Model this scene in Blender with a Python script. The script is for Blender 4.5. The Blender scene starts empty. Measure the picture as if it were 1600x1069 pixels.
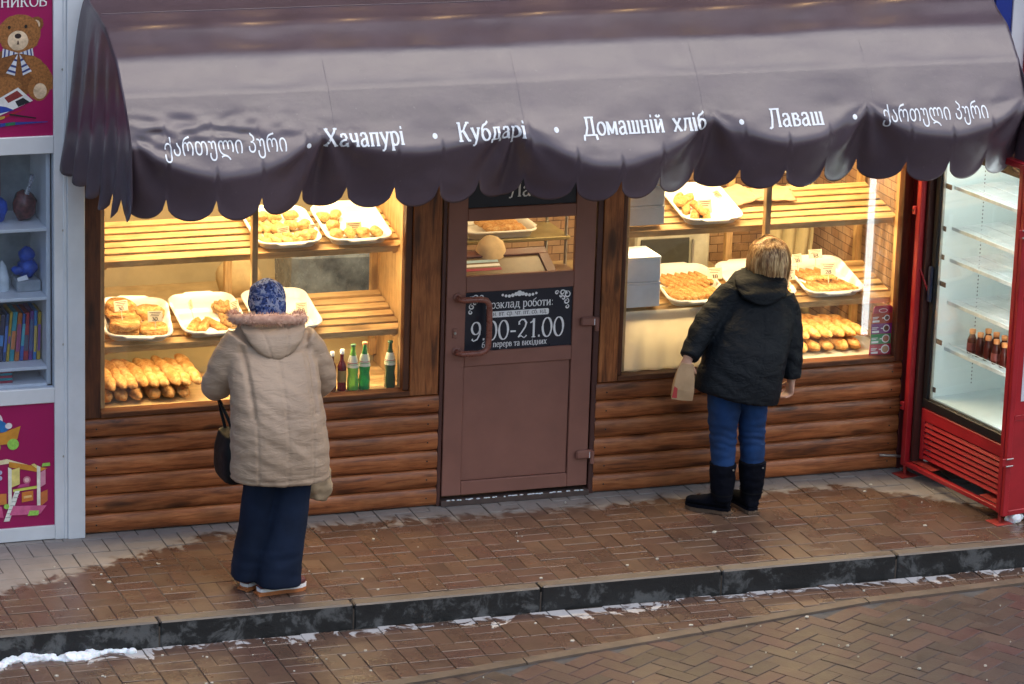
import bpy, bmesh, math, random
from mathutils import Vector, Matrix, noise
R = math.radians
random.seed(7)
S = bpy.context.scene
COL = S.collection

# ------------------------------------------------------------------ camera, sky, sun, exposure
cam = bpy.data.objects.new('camera', bpy.data.cameras.new('camera')); COL.objects.link(cam)
cr, cu, cf = Vector((0.94235, -0.33319, 0.03092)), Vector((0.06310, 0.26769, 0.96144)), Vector((0.32862, 0.90406, -0.27329))
mw = Matrix((cr, cu, -cf)).transposed().to_4x4(); mw.translation = (-5.9694, -17.5279, 6.1915)
cam.matrix_world = mw
cam.data.sensor_width = 36; cam.data.lens = 5663 / 1600 * 36
cam.data.clip_start = .1; cam.data.clip_end = 400
S.camera = cam
W = bpy.data.worlds.new('World'); S.world = W; W.use_nodes = True
nt = W.node_tree; bg = nt.nodes['Background']
sky = nt.nodes.new('ShaderNodeTexSky'); sky.sky_type = 'NISHITA'; sky.sun_disc = False
sky.sun_elevation = R(64); sky.sun_rotation = R(143); sky.air_density = 1.6; sky.dust_density = 2.5; sky.ozone_density = 1.6
nt.links.new(sky.outputs[0], bg.inputs[0]); bg.inputs[1].default_value = 0.13
sun = bpy.data.objects.new('sun', bpy.data.lights.new('sun', 'SUN')); COL.objects.link(sun)
sun.data.energy = 0.5; sun.data.angle = R(36); sun.data.color = (1, .97, .95)
sun.rotation_euler = Vector((-.33, .28, -.90)).to_track_quat('-Z', 'Y').to_euler()
S.view_settings.view_transform = 'Standard'; S.view_settings.look = 'None'
S.view_settings.exposure = 0.62; S.view_settings.gamma = 1; S.view_settings.use_curve_mapping = False
S.render.engine = 'CYCLES'; S.cycles.use_denoising = True
S.cycles.max_bounces = 6; S.cycles.transparent_max_bounces = 10; S.cycles.caustics_reflective = False; S.cycles.caustics_refractive = False
S.cycles.sample_clamp_indirect = 6; S.cycles.use_adaptive_sampling = True; S.cycles.adaptive_threshold = .03

# ------------------------------------------------------------------ mesh helpers
class MB:
    def __init__(s): s.v = []; s.f = []; s.sm = []
    def add(s, vs, fs, smooth=False, M=None):
        n = len(s.v)
        s.v += [tuple(M @ Vector(p)) for p in vs] if M is not None else [tuple(p) for p in vs]
        s.f += [tuple(i + n for i in f) for f in fs]; s.sm += [smooth] * len(fs)
        return s
    def box(s, x0, x1, y0, y1, z0, z1, b=0.0, M=None):
        bm = bmesh.new(); bmesh.ops.create_cube(bm, size=1)
        for v in bm.verts:
            v.co = Vector(((x0 + x1) / 2 + v.co.x * (x1 - x0), (y0 + y1) / 2 + v.co.y * (y1 - y0), (z0 + z1) / 2 + v.co.z * (z1 - z0)))
        if b > 0: bmesh.ops.bevel(bm, geom=list(bm.edges), offset=b, segments=1, affect='EDGES')
        bm.verts.index_update()
        s.add([v.co.copy() for v in bm.verts], [[v.index for v in f.verts] for f in bm.faces], False, M); bm.free(); return s
    def loft(s, rings, cap=True, smooth=True, closed=True, M=None):
        n = len(rings[0]); vs = [p for r in rings for p in r]; fs = []
        for i in range(len(rings) - 1):
            for j in range(n if closed else n - 1):
                a = i * n + j; b = i * n + (j + 1) % n
                fs.append((a, b, b + n, a + n))
        s.add(vs, fs, smooth, M)
        if cap and closed:
            s.add(rings[0], [tuple(reversed(range(n)))], False, M); s.add(rings[-1], [tuple(range(n))], False, M)
        return s
    def tube(s, pts, rad, seg=10, cap=True, smooth=True, flat=1.0, M=None):
        pts = [Vector(p) for p in pts]; rings = []; up = None
        for i, p in enumerate(pts):
            t = (pts[min(i + 1, len(pts) - 1)] - pts[max(i - 1, 0)]).normalized()
            if up is None:
                up = Vector((0, 0, 1)) if abs(t.z) < .9 else Vector((0, 1, 0))
            up = (up - t * up.dot(t)).normalized(); sd = t.cross(up)
            r = rad[i] if isinstance(rad, (list, tuple)) else rad
            rings.append([p + sd * (r * math.cos(a)) + up * (r * flat * math.sin(a)) for a in [2 * math.pi * k / seg for k in range(seg)]])
        return s.loft(rings, cap, smooth, True, M)
    def lathe(s, prof, seg=16, c=(0, 0, 0), M=None):
        return s.loft([[(c[0] + r * math.cos(2 * math.pi * k / seg), c[1] + r * math.sin(2 * math.pi * k / seg), c[2] + z) for k in range(seg)] for r, z in prof], True, True, True, M)
    def prism(s, poly, d0, d1, plane='XZ', M=None):
        def P(p, d): return (p[0], d, p[1]) if plane == 'XZ' else ((p[0], p[1], d) if plane == 'XY' else (d, p[0], p[1]))
        n = len(poly)
        s.add([P(p, d0) for p in poly] + [P(p, d1) for p in poly], [tuple(range(n)), tuple(range(2 * n - 1, n - 1, -1))] + [(i, i + n, (i + 1) % n + n, (i + 1) % n) for i in range(n)], False, M)
        return s
    def ell(s, c, r, seg=16, rings=10, M=None):
        c = Vector(c)
        return s.loft([[(c[0] + r[0] * math.sin(t) * math.cos(a), c[1] + r[1] * math.sin(t) * math.sin(a), c[2] - r[2] * math.cos(t)) for a in [2 * math.pi * k / seg for k in range(seg)]]
                       for t in [max(.03, min(math.pi - .03, math.pi * i / rings)) for i in range(rings + 1)]], True, True, True, M)
    def mesh(s, name):
        me = bpy.data.meshes.new(name); me.from_pydata(s.v, [], s.f)
        me.polygons.foreach_set('use_smooth', s.sm); me.validate(); me.update()
        bm = bmesh.new(); bm.from_mesh(me); bmesh.ops.recalc_face_normals(bm, faces=list(bm.faces)); bm.to_mesh(me); bm.free()
        return me
    def build(s, name, m, parent=None, loc=None, mat=None):
        return link(name, s.mesh(name), m, parent, mat)
WL = {}
def link(name, me, m, parent=None, mat=None):
    o = bpy.data.objects.new(name, me); COL.objects.link(o)
    if m is not None:
        if not me.materials: me.materials.append(m)
    if parent is not None:
        o.parent = parent
        if parent.name in WL: o.matrix_parent_inverse = WL[parent.name].inverted()
    if mat is not None: o.matrix_basis = mat
    return o
def thing(name, label, cat, loc=(0, 0, 0), group=None):
    o = bpy.data.objects.new(name, None); COL.objects.link(o); o.location = loc; o.empty_display_size = .1
    WL[o.name] = Matrix.Translation(loc); tag(o, label, cat, group); return o
def tag(o, label, cat, group=None):
    o['label'] = label; o['category'] = cat
    if group: o['group'] = group
    return o
def struct(o): o['kind'] = 'structure'; return o
def T(x, y, z): return Matrix.Translation((x, y, z))
def RZ(a): return Matrix.Rotation(R(a), 4, 'Z')
def RX(a): return Matrix.Rotation(R(a), 4, 'X')
def RY(a): return Matrix.Rotation(R(a), 4, 'Y')
def SC(x, y, z): return Matrix.Diagonal((x, y, z, 1))

# ------------------------------------------------------------------ materials
class N:
    """small node-tree helper"""
    def __init__(s, name):
        s.m = bpy.data.materials.new(name); s.m.use_nodes = True; s.t = s.m.node_tree
        s.p = s.t.nodes['Principled BSDF']; s.out = s.t.nodes['Material Output']
    def n(s, ty, **k):
        o = s.t.nodes.new('ShaderNode' + ty)
        for a, b in k.items(): setattr(o, a, b)
        return o
    def l(s, a, b): s.t.links.new(a, b)
    def set(s, **k):
        for a, b in k.items():
            i = s.p.inputs[a.replace('_', ' ')]
            if hasattr(b, 'links') or isinstance(b, bpy.types.NodeSocket): s.l(b, i)
            else: i.default_value = (*b, 1) if isinstance(b, tuple) and len(b) == 3 else b
        return s
    def coord(s, kind='Object', scale=(1, 1, 1), rnd=True):
        if kind == 'pos': c = s.n('NewGeometry').outputs['Position']
        else: c = s.n('TexCoord').outputs['Object']
        mp = s.n('Mapping'); mp.inputs['Scale'].default_value = scale; s.l(c, mp.inputs['Vector'])
        if rnd:
            oi = s.n('ObjectInfo'); mu = s.n('Math', operation='MULTIPLY'); mu.inputs[1].default_value = 37.0
            s.l(oi.outputs['Random'], mu.inputs[0]); s.l(mu.outputs[0], mp.inputs['Location'])
        return mp.outputs[0]
    def noise(s, vec, scale, detail=4, rough=.6, dist=0):
        o = s.n('TexNoise'); o.inputs['Scale'].default_value = scale; o.inputs['Detail'].default_value = detail; o.inputs['Roughness'].default_value = rough; o.inputs['Distortion'].default_value = dist
        s.l(vec, o.inputs['Vector']); return o.outputs['Fac']
    def ramp(s, fac, stops):
        o = s.n('ValToRGB'); e = o.color_ramp.elements
        while len(e) < len(stops): e.new(.5)
        for i, (p, c) in enumerate(stops):
            e[i].position = p; e[i].color = (c, c, c, 1) if isinstance(c, (int, float)) else (*c, 1)
        s.l(fac, o.inputs[0]); return o.outputs[0]
    def mix(s, fac, a, b, mode='MIX'):
        o = s.n('Mix', data_type='RGBA', blend_type=mode)
        for v, i in ((fac, 0), (a, 6), (b, 7)):
            if isinstance(v, bpy.types.NodeSocket): s.l(v, o.inputs[i])
            else: o.inputs[i].default_value = v if i == 0 else (*v, 1)
        return o.outputs[2]
    def math(s, op, a, b=0.0):
        o = s.n('Math', operation=op)
        for v, i in ((a, 0), (b, 1)):
            if isinstance(v, bpy.types.NodeSocket): s.l(v, o.inputs[i])
            else: o.inputs[i].default_value = v
        return o.outputs[0]
    def bump(s, h, strength=.3, dist=.01):
        o = s.n('Bump'); o.inputs['Strength'].default_value = strength; o.inputs['Distance'].default_value = dist
        s.l(h, o.inputs['Height']); s.l(o.outputs[0], s.p.inputs['Normal']); return s
    def rnd(s, lo, hi):
        oi = s.n('ObjectInfo'); o = s.n('MapRange'); o.inputs[3].default_value = lo; o.inputs[4].default_value = hi
        s.l(oi.outputs['Random'], o.inputs[0]); return o.outputs[0]
def mat(name, c, rough=.5, metal=0.0, var=.25, scale=8, bump=0.0, bscale=60, stretch=(1, 1, 1), rnd=0.0, c2=None, **k):
    """base colour broken up by noise, with fine relief and a per-object shift"""
    a = N(name); vec = a.coord('Object', stretch)
    f = a.noise(vec, scale, 5)
    lo = tuple(x * (1 - var) for x in c) if c2 is None else c2; hi = tuple(min(1, x * (1 + var)) for x in c) if c2 is None else c
    col = a.ramp(f, [(.3, lo), (.7, hi)])
    if rnd:
        col = a.mix(1.0, col, a.mix(a.rnd(0, 1), (1 - rnd,) * 3, (1 + rnd,) * 3), 'MULTIPLY')
    a.set(Base_Color=col, Metallic=metal)
    a.l(a.ramp(a.noise(vec, scale * 2.3, 3), [(.2, max(0, rough - .1)), (.8, min(1, rough + .1))]), a.p.inputs['Roughness'])
    if bump: a.bump(a.noise(vec, bscale, 4), bump, .004)
    for q, v in k.items(): a.set(**{q: v})
    return a.m
def wood(name, dark, mid, light, axis, rough=.45, knots=True, scale=1.0, bump=.25):
    a = N(name); st = {'x': (1.1, 13, 13), 'z': (13, 13, 1.1)}[axis]
    vec = a.coord('Object', st)
    g = a.noise(vec, 3.2 * scale, 7, .62, .6)
    fine = a.noise(vec, 17 * scale, 3)
    col = a.ramp(g, [(.3, dark), (.47, mid), (.70, light)]); big = a.noise(a.coord('Object', (2.2, 2, 2.2)), 1.6, 3); col = a.mix(1.0, col, a.ramp(big, [(.3, .62), (.7, 1.18)]), 'MULTIPLY')
    col = a.mix(.35, col, a.ramp(fine, [(.35, .35), (.65, 1.0)]), 'MULTIPLY')
    if knots:
        kv = a.coord('Object', {'x': (2.2, .2, 7.5), 'z': (7.0, .2, 2.2)}[axis])
        vo = a.n('TexVoronoi'); vo.inputs['Scale'].default_value = 1.0; vo.inputs['Randomness'].default_value = 1.0
        wv = a.n('VectorMath', operation='ADD'); nz = a.n('TexNoise'); nz.inputs['Scale'].default_value = 2.0
        a.l(kv, nz.inputs['Vector']); a.l(kv, wv.inputs[0])
        sc = a.n('VectorMath', operation='SCALE'); sc.inputs['Scale'].default_value = .35; a.l(nz.outputs['Color'], sc.inputs[0]); a.l(sc.outputs[0], wv.inputs[1])
        a.l(wv.outputs[0], vo.inputs['Vector'])
        k = a.ramp(vo.outputs['Distance'], [(.07, 1.0), (.15, .75), (.20, .25), (.36, 0.0)])
        col = a.mix(a.math('MULTIPLY', k, .85), col, tuple(x * .35 for x in dark))
    col = a.mix(1.0, col, a.mix(a.rnd(0, 1), (.82, .80, .78), (1.15, 1.12, 1.1)), 'MULTIPLY')
    a.set(Base_Color=col, Roughness=a.ramp(fine, [(.3, rough - .08), (.7, rough + .12)]))
    a.bump(g, bump, .004); return a.m
def flat(name, c, rough=.5, emit=0.0, **k):
    a = N(name); v = a.coord(); f = a.noise(v, 25, 3)
    a.set(Base_Color=a.ramp(f, [(.3, tuple(x * .9 for x in c)), (.7, tuple(min(1, x * 1.06) for x in c))]), Roughness=rough)
    if emit: a.set(Emission_Color=c, Emission_Strength=emit)
    for q, w in k.items(): a.set(**{q: w})
    return a.m
def glass(name, tint=(1, 1, 1), rough=0.0, ior=1.5, boost=1.8):
    a = N(name); t = a.n('BsdfTransparent'); t.inputs[0].default_value = (*tint, 1)
    g = a.n('BsdfGlossy'); g.inputs['Roughness'].default_value = rough
    fr = a.n('Fresnel'); fr.inputs[0].default_value = ior; bf = a.math('SUBTRACT', 1.0, a.n('NewGeometry').outputs['Backfacing'])
    mx = a.n('MixShader'); a.l(a.math('MULTIPLY', a.math('MULTIPLY', fr.outputs[0], boost), bf), mx.inputs[0]); a.l(t.outputs[0], mx.inputs[1]); a.l(g.outputs[0], mx.inputs[2]); a.l(mx.outputs[0], a.out.inputs[0])
    return a.m

m_log = wood('stained_log', (.110, .027, .010), (.36, .112, .037), (.56, .215, .082), 'x', .38)
m_post = wood('stained_board', (.09, .026, .009), (.28, .092, .028), (.45, .17, .058), 'z', .38)
m_darkpost = wood('dark_board', (.034, .010, .005), (.095, .028, .011), (.16, .050, .018), 'z', .45)
m_sill = wood('sill_wood', (.05, .014, .005), (.13, .04, .013), (.22, .075, .024), 'x', .45, False)
m_pine = wood('pine_slat', (.42, .24, .09), (.60, .38, .16), (.72, .50, .24), 'x', .5, True, 1.2, .12)
m_pinez = wood('pine_upright', (.42, .24, .09), (.60, .38, .16), (.72, .50, .24), 'z', .5, True, 1.2, .12)
m_door = mat('brown_door_paint', (.240, .104, .080), .5, 0, .10, 5, .12, 180)
m_doordk = mat('dark_door_frame', (.070, .024, .020), .5, 0, .15, 6, .1, 150)
m_white = mat('white_frame', (.66, .69, .75), .42, 0, .10, 3, .05, 90)
m_red = mat('red_paint', (.36, .014, .022), .38, 0, .16, 5, .1, 120)
m_redrust = mat('worn_red_paint', (.33, .03, .025), .6, 0, .4, 30, .3, 120)
m_black = flat('black_trim', (.012, .012, .015), .35)
m_chrome = flat('worn_steel', (.45, .44, .42), .35, Metallic=.9)
m_glass = glass('window_glass')
m_plastic = mat('white_plastic', (.82, .80, .74), .35, 0, .03, 6)
def cloth_mat():
    a = N('white_cloth'); v = a.coord(); f = a.noise(v, 9, 4); a.set(Base_Color=a.ramp(f, [(.3, (.76, .73, .64)), (.7, (.84, .81, .73))]), Roughness=.85)
    t = a.n('BsdfTranslucent'); t.inputs[0].default_value = (.85, .80, .68, 1); mx = a.n('MixShader'); mx.inputs[0].default_value = .5
    a.l(a.p.outputs[0], mx.inputs[1]); a.l(t.outputs[0], mx.inputs[2]); a.l(mx.outputs[0], a.out.inputs[0]); return a.m
m_cloth = cloth_mat()
m_carton = mat('white_carton', (.72, .72, .74), .7, 0, .08, 10, .1, 60)
m_paper = mat('kraft_paper', (.42, .27, .15), .8, 0, .15, 12, .25, 35)
m_tag = flat('price_card', (.74, .62, .44), .7)
m_ink = flat('ink', (.03, .02, .02), .6)
m_print = flat('white_print', (.85, .85, .88), .5)
m_roomwall = mat('beige_wall', (.46, .38, .24), .8, 0, .12, 4)
m_fascia = mat('fascia_board', (.10, .055, .04), .55, 0, .2, 4)
# ------------------------------------------------------------------ ground
def paver_mat():
    a = N('wet_paver'); pos = a.n('NewGeometry').outputs['Position']
    sep = a.n('SeparateXYZ'); a.l(pos, sep.inputs[0]); X, Y, Z = sep.outputs
    big = a.noise(pos, 1.6, 3); mid = a.noise(pos, 9, 5, .65, .5); fine = a.noise(pos, 70, 3)
    r = a.rnd(0, 1)
    wet = a.ramp(r, [(0, (.074, .044, .034)), (.35, (.102, .060, .042)), (.7, (.096, .051, .041)), (1, (.120, .074, .050))])
    wet = a.mix(a.ramp(big, [(.35, 0.0), (.65, .5)]), wet, (.118, .070, .054))
    wet = a.mix(.5, wet, a.ramp(mid, [(.3, .6), (.7, 1.2)]), 'MULTIPLY')
    dry = a.mix(mid, (.19, .165, .155), (.30, .275, .265))
    # dry strip: y > -0.16 under the wall, ragged; also around the red cage and the neighbour's corner
    e = a.math('ADD', a.math('MULTIPLY', a.math('SUBTRACT', mid, .5), .55), a.math('MULTIPLY', a.math('SUBTRACT', big, .5), .22))
    d1 = a.math('ADD', a.math('ADD', Y, .175), e)
    # left: strip widens where x < -1.5
    d1 = a.math('ADD', d1, a.math('MULTIPLY', a.math('MAXIMUM', a.math('SUBTRACT', -1.3, X), 0.0), .45))
    d1 = a.math('ADD', d1, a.math('MULTIPLY', a.math('MAXIMUM', a.math('SUBTRACT', X, 2.25), 0.0), .85))
    dryf = a.ramp(a.math('ADD', a.math('MULTIPLY', d1, 9.0), .5), [(.2, 0.0), (.75, 1.0)])
    up = a.math('GREATER_THAN', Z, -.06)
    dryf = a.math('MULTIPLY', dryf, up)
    # pale salt residue along the kerb foot on the lower level
    salt = a.math('ADD', a.math('ADD', Y, 1.475), a.math('MULTIPLY', a.math('SUBTRACT', a.noise(pos, 6, 4, .7, 1.0), .60), .75))
    saltf = a.math('MULTIPLY', a.ramp(a.math('ADD', a.math('MULTIPLY', salt, 14.0), .5), [(.4, 0.0), (.8, .9)]), a.math('LESS_THAN', Z, -.06))
    col = a.mix(dryf, wet, dry); col = a.mix(saltf, col, (.46, .45, .46))
    rough = a.ramp(a.noise(pos, 3.5, 4), [(.3, .16), (.7, .42)]); rough = a.mix(a.math('MAXIMUM', dryf, saltf), rough, (.8, .8, .8))
    a.set(Base_Color=col, Roughness=rough, Specular_IOR_Level=.5)
    a.bump(a.math('ADD', a.math('MULTIPLY', mid, .6), a.math('MULTIPLY', fine, .4)), .35, .006)
    return a.m
m_paver = paver_mat()
def herring_mat():
    a = N('damp_road_paver'); pos = a.n('NewGeometry').outputs['Position']
    mid = a.noise(pos, 8, 5, .65); fine = a.noise(pos, 80, 3)
    c = a.ramp(a.rnd(0, 1), [(0, (.058, .042, .038)), (.5, (.080, .054, .045)), (.8, (.092, .046, .044)), (1, (.098, .068, .052))])
    c = a.mix(.5, c, a.ramp(mid, [(.3, .6), (.7, 1.2)]), 'MULTIPLY')
    a.set(Base_Color=c, Roughness=a.ramp(mid, [(.25, .30), (.75, .58)])); a.bump(a.math('ADD', mid, fine), .3, .005); return a.m
m_herring = herring_mat()
m_joint = mat('joint_sand', (.060, .047, .038), .75, 0, .35, 14, .4, 60)
def kerb_mat():
    a = N('kerb_concrete'); pos = a.n('NewGeometry').outputs['Position']; geo = a.n('NewGeometry')
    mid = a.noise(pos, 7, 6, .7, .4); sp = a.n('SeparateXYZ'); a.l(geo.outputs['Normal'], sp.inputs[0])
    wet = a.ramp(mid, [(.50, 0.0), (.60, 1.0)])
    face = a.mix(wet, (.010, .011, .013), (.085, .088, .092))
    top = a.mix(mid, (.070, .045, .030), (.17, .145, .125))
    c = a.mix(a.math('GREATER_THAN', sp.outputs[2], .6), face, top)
    a.set(Base_Color=c, Roughness=a.ramp(mid, [(.3, .30), (.7, .7)])); a.bump(a.noise(pos, 50, 5), .4, .006); return a.m
m_kerb = kerb_mat()
m_edge = mat('edging_concrete', (.120, .088, .068), .55, 0, .3, 6, .35, 50)
m_dirt = mat('far_ground', (.06, .045, .038), .6, 0, .3, 3, .3, 12)

ZL = -.13
g = struct(MB().box(-70, 70, -90, 40, -.6, -.172).build('ground', m_dirt))
pav = struct(MB().box(-9, 9, -1.272, .3, -.17, -.0035).build('pavement', m_joint))
road = struct(MB().box(-9.2, 9.2, -9, -1.3, -.1715, ZL - .0095).build('road', mat('road_joint', (.075, .072, .074), .8, 0, .3, 14, .3, 60)))
def paver_mesh(l, w, name):
    me = MB().box(-l / 2, l / 2, -w / 2, w / 2, -.05, 0, .0018).mesh(name); me.materials.append(m_paver); return me
PV = [paver_mesh(.1956, .0956, 'paver'), paver_mesh(.0956, .1956, 'paver')]
def basket(x0, x1, z, ylo, yhi):
    """pairs of pavers laid alternately along and across; cut where they meet an edge (ylo, yhi are functions of x)"""
    out = []
    for i in range(int(math.floor((x0 + .758) / .2)), int((x1 + .758) / .2) + 1):
        for j in range(-12, 4):
            cx, cy = -.758 + .2 * i + .1, -.47 + .2 * j + .1
            for k in (-1, 1):
                hor = (i + j) % 2 == 0
                x, y = (cx, cy + k * .05) if hor else (cx + k * .05, cy); h = .05 if hor else .1
                a, c = max(y - h, ylo(x)), min(y + h, yhi(x))
                if c - a < .018: continue
                out.append((x, (a + c) / 2, z, 0 if hor else 1, None if c - a > 2 * h - .004 else c - a))
    return out
def lay(items, parent, vis):
    random.shuffle(items); items.sort(key=lambda q: not vis(q))
    rest = MB(); n = 0
    for x, y, z, k, cut in items:
        M = T(x + random.uniform(-.0015, .0015), y + random.uniform(-.0015, .0015), z + random.uniform(-.0022, .0022)) @ RZ(random.uniform(-.7, .7)) @ RX(random.uniform(-.5, .5)) @ RY(random.uniform(-.5, .5))
        me = PV[k] if cut is None else MB().box(*((-.0978, .0978) if k == 0 else (-.0478, .0478)), -cut / 2 + .002, cut / 2 - .002, -.05, 0, .0018).mesh('paver')
        if n < 296 and vis((x, y, z, k)): link('paver', me, m_paver, parent, M); n += 1
        else: rest.add([v.co for v in me.vertices], [tuple(p.vertices) for p in me.polygons], False, M)
    if rest.v:
        o = rest.build('outlying_pavers', m_paver, parent); o['kind'] = 'stuff'
def inview(q):
    d = Vector((q[0], q[1], q[2])) - cam.matrix_world.translation; zz = d.dot(cf); px = 800 + 5663 * d.dot(cr) / zz; py = 534.5 - 5663 * d.dot(cu) / zz
    return -25 < px < 1625 and -25 < py < 1085
up_items = basket(-5.4, 7.0, 0, lambda x: -1.270, lambda x: .10)
lay(up_items, pav, lambda q: inview(q) and q[1] < .02)
edge = MB()
def flush_y(x):  # the flush edging that separates the strip from the carriageway
    P = [(-9, -3.7), (-3.2, -2.55), (-.87, -2.10), (.45, -1.885), (1.61, -1.635), (2.75, -1.555), (4.6, -1.50)]
    for (a, b), (c, d) in zip(P, P[1:]):
        if x <= c: return b + (d - b) * (x - a) / (c - a)
    return P[-1][1]
low = struct(MB().prism([(x, flush_y(x)) for x in (-6, -3.2, -.87, .45, 1.61, 2.75, 4.6, 9)] + [(9, -1.352), (-6, -1.352)], -.171, ZL - .0045, 'XY').build('gutter_strip', m_joint))
low_items = basket(-5.0, 6.6, ZL, lambda x: flush_y(x) + .038, lambda x: -1.352)
lay(low_items, low, inview)
for i, x in enumerate([-5.2, -4.2, -3.2, -2.2, -1.2, -.2, .8, 1.8, 2.8, 3.8, 4.8, 5.8]):
    x1 = x + .994; b = MB()
    pts = [(x, flush_y(x) - .035), (x1, flush_y(x1) - .035), (x1, flush_y(x1) + .035), (x, flush_y(x) + .035)]
    b.prism(pts, ZL - .05, ZL + .004, 'XY'); o = b.build('edging_stone', m_edge, low)
hb_h = MB().box(-.0975, .0975, -.0475, .0475, -.04, 0, .002).mesh('road_paver'); hb_h.materials.append(m_herring)
rest = MB()
seen = 0
for hx, hy, kind in [(a * .1 + b * .4 + .1, a * .1 + .05, 0) for a in range(-45, 46) for b in range(-25, 26)] + [(a * .1 + b * .4 + .25, a * .1, 1) for a in range(-45, 46) for b in range(-25, 26)]:
    if abs(hx) > 8: continue
    c, s = math.cos(R(33)), math.sin(R(33)); x, y = .8 + c * hx - s * hy, -2.6 + s * hx + c * hy
    if not (-4.4 < x < 5.6 and -4.6 < y < flush_y(x) - .03): continue
    M = T(x, y, ZL - .006 + random.uniform(-.002, .002)) @ RZ(33 + (90 if kind else 0) + random.uniform(-.6, .6)) @ RX(random.uniform(-.6, .6))
    if inview((x, y, ZL, 0)) and seen < 296: link('road_paver', hb_h, m_herring, road, M); seen += 1
    else: rest.add([v.co for v in hb_h.vertices], [tuple(p.vertices) for p in hb_h.polygons], False, M)
if rest.v: o = rest.build('outlying_road_pavers', m_herring, road); o['kind'] = 'stuff'
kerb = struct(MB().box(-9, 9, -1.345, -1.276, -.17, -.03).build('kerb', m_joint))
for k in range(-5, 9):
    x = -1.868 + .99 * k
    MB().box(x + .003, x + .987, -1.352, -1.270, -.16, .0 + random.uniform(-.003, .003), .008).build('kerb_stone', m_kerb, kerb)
m_snow = mat('dirty_snow', (.80, .83, .88), .6, 0, .08, 20, .8, 40, Subsurface_Weight=0.2)
def lump(name, pts, seed):
    b = MB()
    for (x, y, z, r) in pts: b.ell((x, y, z), (r * 1.5, r * 1.1, r * .8), 12, 8)
    me = b.mesh('tmp'); o = bpy.data.objects.new('tmp', me); COL.objects.link(o)
    q = o.modifiers.new('r', 'REMESH'); q.mode = 'VOXEL'; q.voxel_size = .006; q = o.modifiers.new('s', 'SMOOTH'); q.iterations = 3
    ev = bpy.data.meshes.new_from_object(o.evaluated_get(bpy.context.evaluated_depsgraph_get())); bpy.data.objects.remove(o); ev.name = name
    for v in ev.vertices: v.co += noise.noise_vector(v.co * 28 + Vector((seed, 0, 0))) * .010 + noise.noise_vector(v.co * 75) * .005
    ev.polygons.foreach_set('use_smooth', [True] * len(ev.polygons)); ev.materials.clear(); return link(name, ev, m_snow)
rs = random.Random(3)
sp = [(-2.80 + .034 * i, -1.385 - .025 * math.sin(i * .55) + rs.uniform(-.012, .010), ZL + .004, rs.uniform(.018, .036) * (1 if i < 19 else .75)) for i in range(24)]
tag(lump('snow_ridge', sp, 1), 'ridge of leftover white snow lying against the foot of the kerb', 'snow')
tag(lump('snow_clump', [(2.93 + rs.uniform(-.04, .04), -1.015 + rs.uniform(-.02, .02), .012 + .02 * (i % 2), .026) for i in range(8)], 5), 'small clump of white snow beside the foot of the red cage', 'snow')
bits = MB(); rs = random.Random(11)
for i in range(150):
    x = rs.uniform(-2.6, 3.2); up = rs.random() < .35
    y = rs.uniform(-1.24, -.1) if up else rs.uniform(-2.9, -1.4); z = .001 if up else ZL + .001
    r = rs.uniform(.003, .009) if rs.random() < .6 else .003
    n = rs.randint(5, 7); a0 = rs.uniform(0, 6); pl = [(x + r * rs.uniform(.6, 1.3) * math.cos(a0 + 6.283 * k / n) * 1.3, y + r * rs.uniform(.6, 1.2) * math.sin(a0 + 6.283 * k / n)) for k in range(n)]
    bits.prism(pl, z - .003, z + rs.uniform(.002, .005), 'XY')
o = tag(bits.build('ice_crumbs', flat('pale_grit', (.55, .53, .47), .6)), 'scattered pale crumbs of ice and grit on the wet paving', 'grit'); o['kind'] = 'stuff'
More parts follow.
